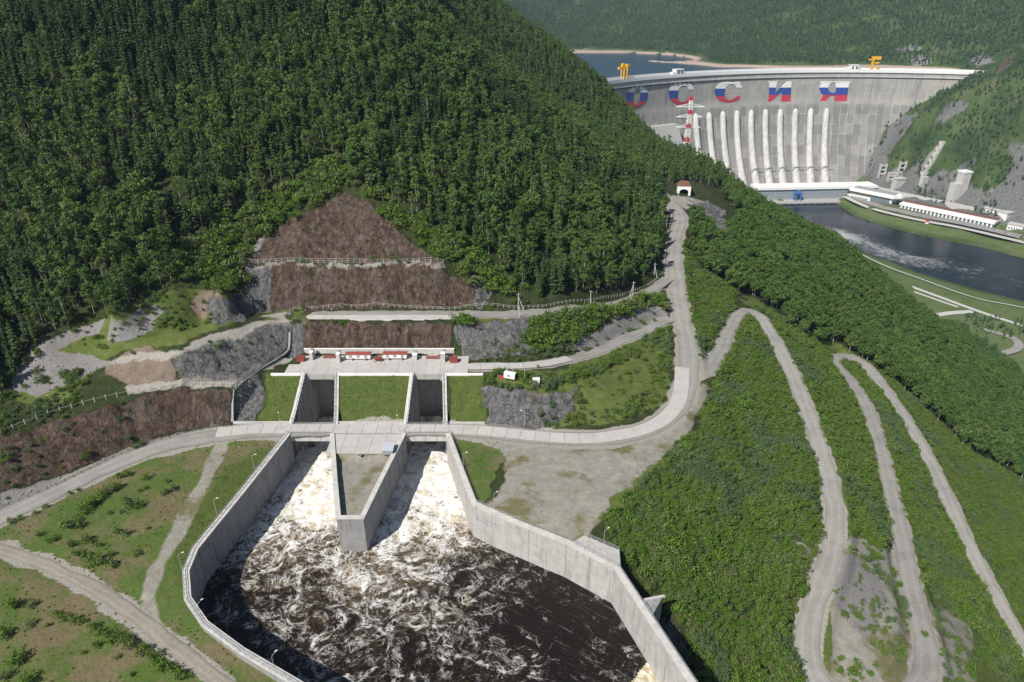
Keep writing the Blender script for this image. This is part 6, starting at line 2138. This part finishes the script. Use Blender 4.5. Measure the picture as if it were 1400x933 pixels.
# broad-leaved wood on the river side of the spur
pts = stand(100, 620, 250, 760, 3.9, [RFOR], 10, 0.94, 2.0, seed=3, holes=[FRAME_HOLE])
n_ = len(pts); scl = RNG.uniform(.65, 1.15, n_); rot = RNG.uniform(0, 6.28, n_)
u, v, d = project(pts[:, 0], pts[:, 1], pts[:, 2] + 5)
inside = (u > 5) & (u < 1395) & (v > 5) & (v < 928)
rest = individuals('broadleaf', pts, scl, rot, d, inside, 190, 'broadleaf_tree', 'round-crowned broadleaf tree in the wood on the river side of the spur', 'tree', 'broadleaf trees on the river slope')
scatter('broadleaf_wood', 'broadleaf', pts[rest], scl[rest], rot[rest])

# bright bushes round the rock faces (taller)
tall = [stand(-260, 60, 215, 340, 2.6, [BUSH_L, BUSH_R], 4, 0.95, 1.0, seed=4, wob=6),
        stand(-20, 130, 215, 340, 2.2, [[(715, 446), (745, 434), (775, 430), (800, 424), (832, 424), (826, 446), (792, 456), (786, 476), (735, 482)], [(622, 442), (640, 434), (652, 440), (640, 448)]], 4, .95, .8, seed=5, wob=2),
        stand(30, 130, 240, 340, 2.2, [[(832, 426), (870, 414), (905, 398), (914, 402), (912, 428), (900, 418), (870, 426), (838, 440)], [(655, 436), (715, 434), (712, 446), (660, 448)]], 3, .6, .8, seed=6, wob=2)]
tall = np.concatenate(tall)
# thickets between the hairpins and beside the roads
T1 = [(938, 330), (960, 370), (1000, 398), (1006, 424), (990, 455), (975, 492), (955, 506), (950, 470), (938, 410), (930, 350)]
T2 = [(1014, 434), (1028, 434), (1050, 470), (1072, 507), (1094, 557), (1113, 614), (1126, 657), (1134, 702), (1131, 745), (1118, 790), (1102, 838), (1094, 880), (1098, 925), (1090, 1000), (985, 1000), (948, 930), (935, 905), (925, 850),
      (905, 825), (880, 790), (855, 765), (840, 745), (826, 716), (844, 694), (878, 662), (920, 626), (954, 588), (970, 548), (985, 492), (1001, 452)]
T3 = [(1036, 418), (1100, 456), (1138, 480), (1134, 497), (1158, 532), (1180, 572), (1196, 622), (1212, 690), (1222, 742), (1195, 750), (1148, 705), (1128, 617), (1108, 557), (1085, 502), (1064, 462)]
T3B = [(1150, 700), (1225, 750), (1252, 900), (1180, 950), (1130, 920), (1118, 870), (1140, 800)]
T4 = [(1150, 494), (1165, 494), (1185, 509), (1210, 542), (1240, 590), (1270, 644), (1292, 692), (1318, 754), (1345, 805), (1380, 867), (1400, 925), (1330, 860), (1262, 800), (1245, 750), (1232, 690), (1215, 620), (1197, 563), (1175, 525)]
T4B = [(1275, 825), (1330, 830), (1410, 930), (1420, 1000), (1285, 1000)]
T5 = [(1178, 482), (1240, 537), (1290, 587), (1340, 627), (1420, 667), (1600, 760), (1600, 1000), (1440, 930), (1390, 850), (1360, 795), (1335, 750), (1308, 690), (1285, 640), (1255, 585), (1222, 535)]
T6 = [(906, 452), (918, 448), (917, 505), (907, 543), (890, 560), (850, 577), (760, 584), (735, 582), (775, 568), (840, 560), (882, 538), (902, 500)]
T6B = [(775, 512), (810, 498), (850, 480), (905, 450), (910, 465), (860, 492), (815, 512), (785, 522)]
T6C = [(664, 514), (690, 498), (735, 512), (790, 520), (760, 535), (700, 532), (664, 528)]
T6D = [(740, 520), (905, 465), (900, 545), (840, 570), (740, 580)]
T8 = [(-150, 560), (0, 540), (60, 545), (108, 500), (116, 540), (100, 562), (60, 576), (0, 598), (-150, 650)]
T8B = [(0, 600), (60, 580), (150, 556), (245, 538), (250, 575), (180, 605), (100, 640), (0, 670)]
T8C = [(150, 470), (200, 408), (250, 398), (285, 420), (300, 440), (250, 452), (190, 450)]
T9 = [(0, 680), (100, 648), (190, 608), (250, 594), (180, 612), (60, 668), (0, 696)]
EDGE = [(-160, 600), (0, 535), (24, 505), (64, 470), (134, 443), (200, 410), (236, 398), (285, 404), (280, 396), (236, 388), (200, 398), (130, 432), (60, 458), (20, 494), (-160, 560)]
thick_ = lambda lo: (lambda x, y, z: np.clip(lo + fbm(x / 8, y / 8, 96, 4) * 1.5 + .25, .06, .96))
sq = lambda x, y, z: np.clip(.5 + fbm(x / 6, y / 6, 95, 3) * 2.2, 0, 1)
low = [stand(20, 260, 80, 420, 1.45, [T1, T2], 2, .95, 1.1, seed=11, wob=2.5, holes=[[(898, 842), (926, 850), (944, 895), (948, 925), (925, 905)]]),
       stand(100, 260, 100, 420, 1.5, [T3, T4], 2, thick_(.95), 1.1, seed=12, wob=2),
       stand(60, 220, 80, 260, 1.6, [T3B, T4B], 2, lambda x, y, z: sq(x, y, z) * .55, .5, seed=13, wob=2),
       stand(140, 420, 100, 420, 1.45, [T5], 2, thick_(.85), 1.3, seed=14, wob=2),
       stand(-10, 110, 150, 300, 1.5, [T6, T6B, T6C], 2, .72, .6, seed=15, wob=2),
       stand(-10, 110, 150, 300, 2.2, [T6D], 2, lambda x, y, z: sq(x, y, z) * .28, .6, seed=16),
       stand(-260, -40, 160, 260, 1.7, [T8, EDGE], 2, .9, .6, seed=17),
       stand(-260, -60, 150, 260, 1.9, [T8B], 2, lambda x, y, z: sq(x, y, z) * .45, .6, seed=18),
       stand(-220, -60, 190, 270, 1.5, [T8C], 1, lambda x, y, z: sq(x, y, z) * .6, .6, seed=19),
       stand(-220, -60, 190, 270, 2.0, [[(165, 484), (245, 478), (300, 462), (395, 436), (395, 470), (330, 505), (245, 520), (170, 530)], [(30, 540), (60, 470), (140, 436), (200, 412), (200, 450), (120, 520)]], 2, lambda x, y, z: sq(x, y, z) * .38, .6, seed=24),
       stand(-220, -60, 150, 230, 1.8, [T9], 1, lambda x, y, z: sq(x, y, z) * .3, .4, seed=20),
       stand(-10, 130, 215, 300, 1.8, [[(640, 488), (740, 478), (800, 470), (905, 428), (912, 436), (850, 468), (790, 486), (700, 496), (640, 497)], [(622, 446), (735, 442), (735, 480), (640, 488)]], 2,
             lambda x, y, z: sq(x, y, z) * .55, .5, seed=21),
       stand(-90, 20, 225, 300, 2.2, [[(345, 352), (600, 352), (612, 362), (345, 360)], [(385, 444), (620, 438), (618, 448), (400, 448)], [(352, 424), (420, 420), (420, 440), (392, 445)], [(650, 410), (700, 402), (760, 414), (700, 424), (650, 424)]], 2,
             lambda x, y, z: sq(x, y, z) * .6, .5, seed=22)]
n_dense = len(low[0]) + len(low[1])
low = low_all = np.concatenate(low)
cav = np.array([hit(697, 521)[:2], hit(733, 525)[:2], hit(686, 517)[:2]])
k = np.ones(len(low), bool)
for c in cav:
    k &= np.hypot(low[:, 0] - c[0], low[:, 1] - c[1]) > 2.6
low = low[k]
dense_ = np.r_[np.ones(n_dense), np.zeros(len(low_all) - n_dense)][k]
sl = RNG.uniform(.35, 1.0, len(low)) * (1 + fbm(low[:, 0] / 9, low[:, 1] / 9, 97, 3) * 1.0) + .35 * RNG.uniform(0, 1, len(low)) ** 6 + dense_ * RNG.uniform(.10, .60, len(low))
hts = RNG.uniform(1.3, 2.6, len(tall))
pts = np.r_[tall, low]
scl = np.r_[hts, sl]
rot = RNG.uniform(0, 6.28, len(pts))
u, v, d = project(pts[:, 0], pts[:, 1], pts[:, 2] + 1)
inside = (u > 5) & (u < 1395) & (v > 5) & (v < 928)
wl = (fbm(pts[:, 0] / 13, pts[:, 1] / 13, 94, 3) > .24) & (np.arange(len(pts)) >= len(tall))
scatter('willow_thicket', 'willow', pts[wl], scl[wl], rot[wl])
pts, scl, rot, d, inside = pts[~wl], scl[~wl], rot[~wl], d[~wl], inside[~wl]
rest = individuals('shrub', pts, scl, rot, d, inside, 300, 'leafy_shrub', 'bright green leafy shrub in the thickets round the cut rock and roads', 'shrub', 'shrubs in the thickets', parts=False)
scatter('thicket', 'shrub', pts[rest], scl[rest], rot[rest])

# single shrubs and young trees on the lower left field
FS = [(20, 832, 1.5), (42, 829, 1.0), (28, 905, 1.6), (40, 933, 1.3), (5, 872, 1.4), (42, 856, .9), (66, 856, .6), (77, 843, .9), (88, 845, 1.1), (102, 850, 1.0), (113, 853, .9), (128, 860, 1.1), (137, 866, .9), (150, 868, .9),
      (155, 875, 1.2), (170, 880, 1.3), (182, 884, 1.3), (196, 893, 1.3), (208, 902, 1.4), (222, 912, 1.4), (236, 920, 1.2), (248, 928, 1.2), (132, 884, .9), (114, 894, .5), (180, 925, .6), (160, 900, .6), (10, 927, 1.1),
      (94, 722, 1.8), (108, 722, 1.2), (117, 700, 1.7), (128, 690, 1.5), (138, 682, 1.4), (150, 672, 1.4), (160, 668, 1.2), (165, 654, 1.1), (175, 650, 1.0), (200, 655, 1.0), (182, 693, 1.7), (190, 694, 1.0), (171, 686, .8),
      (238, 670, 1.1), (225, 676, 1.0), (228, 660, .7), (200, 668, .7), (190, 673, .6), (160, 730, .9), (172, 731, 1.0), (118, 742, 1.3), (97, 748, 1.1), (70, 740, 1.1), (55, 733, .8), (105, 760, 1.1), (115, 765, 1.2), (128, 770, 1.5),
      (140, 772, 1.3), (152, 776, 1.2), (188, 758, .9), (152, 760, .8), (135, 748, .8), (15, 715, .9), (28, 710, .8), (50, 703, .7), (62, 694, .7), (95, 676, .6), (108, 671, .6), (202, 724, .5), (165, 702, .6), (150, 702, .7),
      (805, 527, 1.3), (795, 560, .9), (790, 543, .8), (735, 503, .6), (1264, 871, 1.0), (1309, 889, 1.0), (1297, 872, 1.1), (1308, 877, .9), (1282, 857, .8)]
base = None
for i, (u, v, s) in enumerate(FS):
    p = hit(u, v)
    size_ = 'large' if s >= 1.4 else 'middling' if s >= 1.0 else 'small'
    where = ('in the bushy row below the dirt track' if v > 820 else 'in the clump above the fork of the dirt track' if v > 715 else 'on the grass just below the curving gravel road') if u < 400 else \
            ('on the grassy island hill inside the road loop' if u < 1000 else 'on the bare patch right of the lowest hairpin')
    lab = f'{size_} green shrub {where}'
    cr, tk = PROTO['shrub'][i % 6]
    r = thing('field_shrub', lab, 'shrub', p, i * 1.3, 'shrubs on the open grass')
    link('stems', tk, (), r)
    link('crown', cr, (), r)
    if cr.users > 40: pass
    r.scale = (s, s, s * .95)

# weeds and tussocks on the open ground
weeds = np.concatenate([stand(-180, -40, 70, 200, 1.25, [[(-100, 745), (0, 712), (130, 655), (230, 617), (290, 603), (392, 600), (266, 751), (252, 790), (258, 830), (400, 945), (-100, 1000)]], 1, lambda x, y, z: sq(x, y, z) * .5, .3, seed=31),
                        stand(-70, -25, 140, 200, 1.2, [[(462, 626), (545, 626), (500, 705), (466, 705)]], 1, .3, .3, seed=32),
                        stand(-30, 110, 140, 240, 1.7, [[(620, 600), (700, 600), (690, 690), (650, 688)], [(880, 610), (955, 545), (970, 545), (880, 640), (830, 690), (815, 700)]], 1, lambda x, y, z: sq(x, y, z) * .5, .3, seed=33),
                        stand(-130, -10, 199, 218, 1.0, [[(344, 580), (366, 512), (660, 512), (664, 580)]], 1, .4, .3, seed=34)])
kk = ~in_poly(weeds[:, 0], weeds[:, 1], CH_L) & ~in_poly(weeds[:, 0], weeds[:, 1], CH_R) & (seg_dist(weeds[:, 0], weeds[:, 1], tr)[0] > 1.6)
for line in (W_LEFT, W_PL, W_PR, W_RIGHT):
    kk &= seg_dist(weeds[:, 0], weeds[:, 1], line)[0] > 1.3
weeds = weeds[kk]
scatter('grass_tussocks', 'shrub', weeds, RNG.uniform(.10, .26, len(weeds)), RNG.uniform(0, 6.28, len(weeds)))

# far woods
pf = [stand(-300, 2300, 1640, 3900, 8.0, None, 14, lambda x, y, z: (z > RES + 7) * (1.0 - .6 * (fbm(x / 90, y / 90, 98, 3) > .42)), 0, seed=41),
      stand(800, 1900, 850, 1640, 6.5, None, 10, lambda x, y, z: (z > -222) * np.clip(.85 + fbm(x / 45, y / 45, 99, 3) * 1.3 - .55 * (fbm(x / 55, y / 55, 111, 4) > .12), .08, 1), 0, seed=42,
            holes=[[(1190, 250), (1262, 150), (1252, 150), (1180, 250)], [(1195, 235), (1245, 228), (1262, 250), (1232, 266), (1195, 258)], [(1262, 250), (1275, 215), (1296, 185), (1300, 195), (1280, 250)], [(1298, 285), (1300, 235), (1345, 232), (1345, 285)],
                   [(1352, 258), (1420, 250), (1420, 300), (1370, 300)], [(1222, 62), (1262, 62), (1262, 74), (1222, 74)], [(1242, 76), (1272, 76), (1268, 92), (1248, 92)], [(1322, 90), (1345, 68), (1392, 76), (1372, 104), (1330, 96)]]),
      stand(330, 900, 560, 1000, 5.0, [[(1312, 430), (1345, 434), (1388, 455), (1370, 464), (1330, 450)], [(1385, 436), (1450, 450), (1450, 476), (1392, 456)], [(1262, 438), (1340, 470), (1392, 505), (1420, 560), (1330, 520)]], 8, .8, 0, seed=43),
      stand(300, 470, 1290, 1420, 7.0, [[(1052, 268), (1080, 272), (1080, 292), (1040, 285)]], 8, .5, 0, seed=44)]
fscl = [RNG.uniform(.65, 1.1, len(pf[0])), RNG.uniform(.45, 1.0, len(pf[1])), RNG.uniform(.3, .7, len(pf[2])), RNG.uniform(.4, .7, len(pf[3]))]
pf, fscl = np.concatenate(pf), np.concatenate(fscl)
scatter('far_forest', 'far', pf, fscl, RNG.uniform(0, 6.28, len(pf)))
print('plants', len(low), len(tall), len(weeds), len(pf))

# loose stones along the toe of the cut and on the scree
rs = np.random.default_rng(5)
cc_ = bpy.data.collections.new('stone_shapes')
M_STONE = mat_plain('broken_stone', (0.26, 0.25, 0.245), .9, .35, 1.2)
sp_ = []
for k in range(5):
    r_ = np.random.default_rng(600 + k)
    d_ = r_.normal(size=(14, 3)); d_ /= np.linalg.norm(d_, axis=1)[:, None]
    import bmesh
    bm = bmesh.new()
    for q_ in d_ * r_.uniform(.35, .6, (14, 1)) * np.array([1.1, .9, .75]):
        bm.verts.new(q_)
    bmesh.ops.convex_hull(bm, input=bm.verts)
    m_ = bpy.data.meshes.new('stone_shape'); bm.to_mesh(m_); bm.free()
    m_.materials.append(M_STONE)
    cc_.objects.link(bpy.data.objects.new('stone_shape', m_))
PCOL['stone'] = cc_; PROTO['stone'] = [0] * 5
stones = np.concatenate([stand(-230, -60, 150, 230, 1.0, [[(0, 678), (100, 650), (190, 608), (262, 590), (310, 582), (312, 588), (200, 614), (60, 672), (0, 698)]], 1, .5, .6, seed=51),
                         stand(-230, -80, 190, 260, 1.3, [[(150, 468), (165, 440), (200, 420), (230, 426), (215, 445), (170, 468)], [(20, 510), (50, 470), (150, 430), (130, 455), (70, 480), (150, 490), (165, 495), (100, 520), (60, 545), (20, 530)]], 1, .45, .6, seed=52),
                         stand(0, 130, 220, 320, 1.4, [[(775, 474), (830, 442), (905, 405), (914, 430), (860, 455), (800, 476)]], 1, .4, .6, seed=53),
                         stand(-90, 10, 225, 290, 1.4, [[(335, 355), (605, 355), (605, 360), (335, 360)], [(350, 424), (650, 414), (650, 420), (350, 428)]], 1, .4, .6, seed=54)])
scatter('loose_stones', 'stone', stones, rs.uniform(.35, 1.3, len(stones)) ** 1.3, rs.uniform(0, 6.28, len(stones)))

# ------------------------------------------------------------------ haze: thin blue summer air over the whole valley
HAZE = 0.00007
g = bpy.data.materials.new('haze_air')
g.use_nodes = True
t_ = g.node_tree
t_.nodes.remove(t_.nodes['Principled BSDF'])
pv = t_.nodes.new('ShaderNodeVolumePrincipled')
pv.inputs['Color'].default_value = (0.52, 0.72, 1.0, 1)
pv.inputs['Density'].default_value = HAZE
pv.inputs['Anisotropy'].default_value = 0.2
t_.links.new(pv.outputs[0], t_.nodes['Material Output'].inputs['Volume'])
hz = MB().box((1050, 2400, 190), (5900, 5900, 930)).build('haze', g)
tag(hz, kind='stuff')
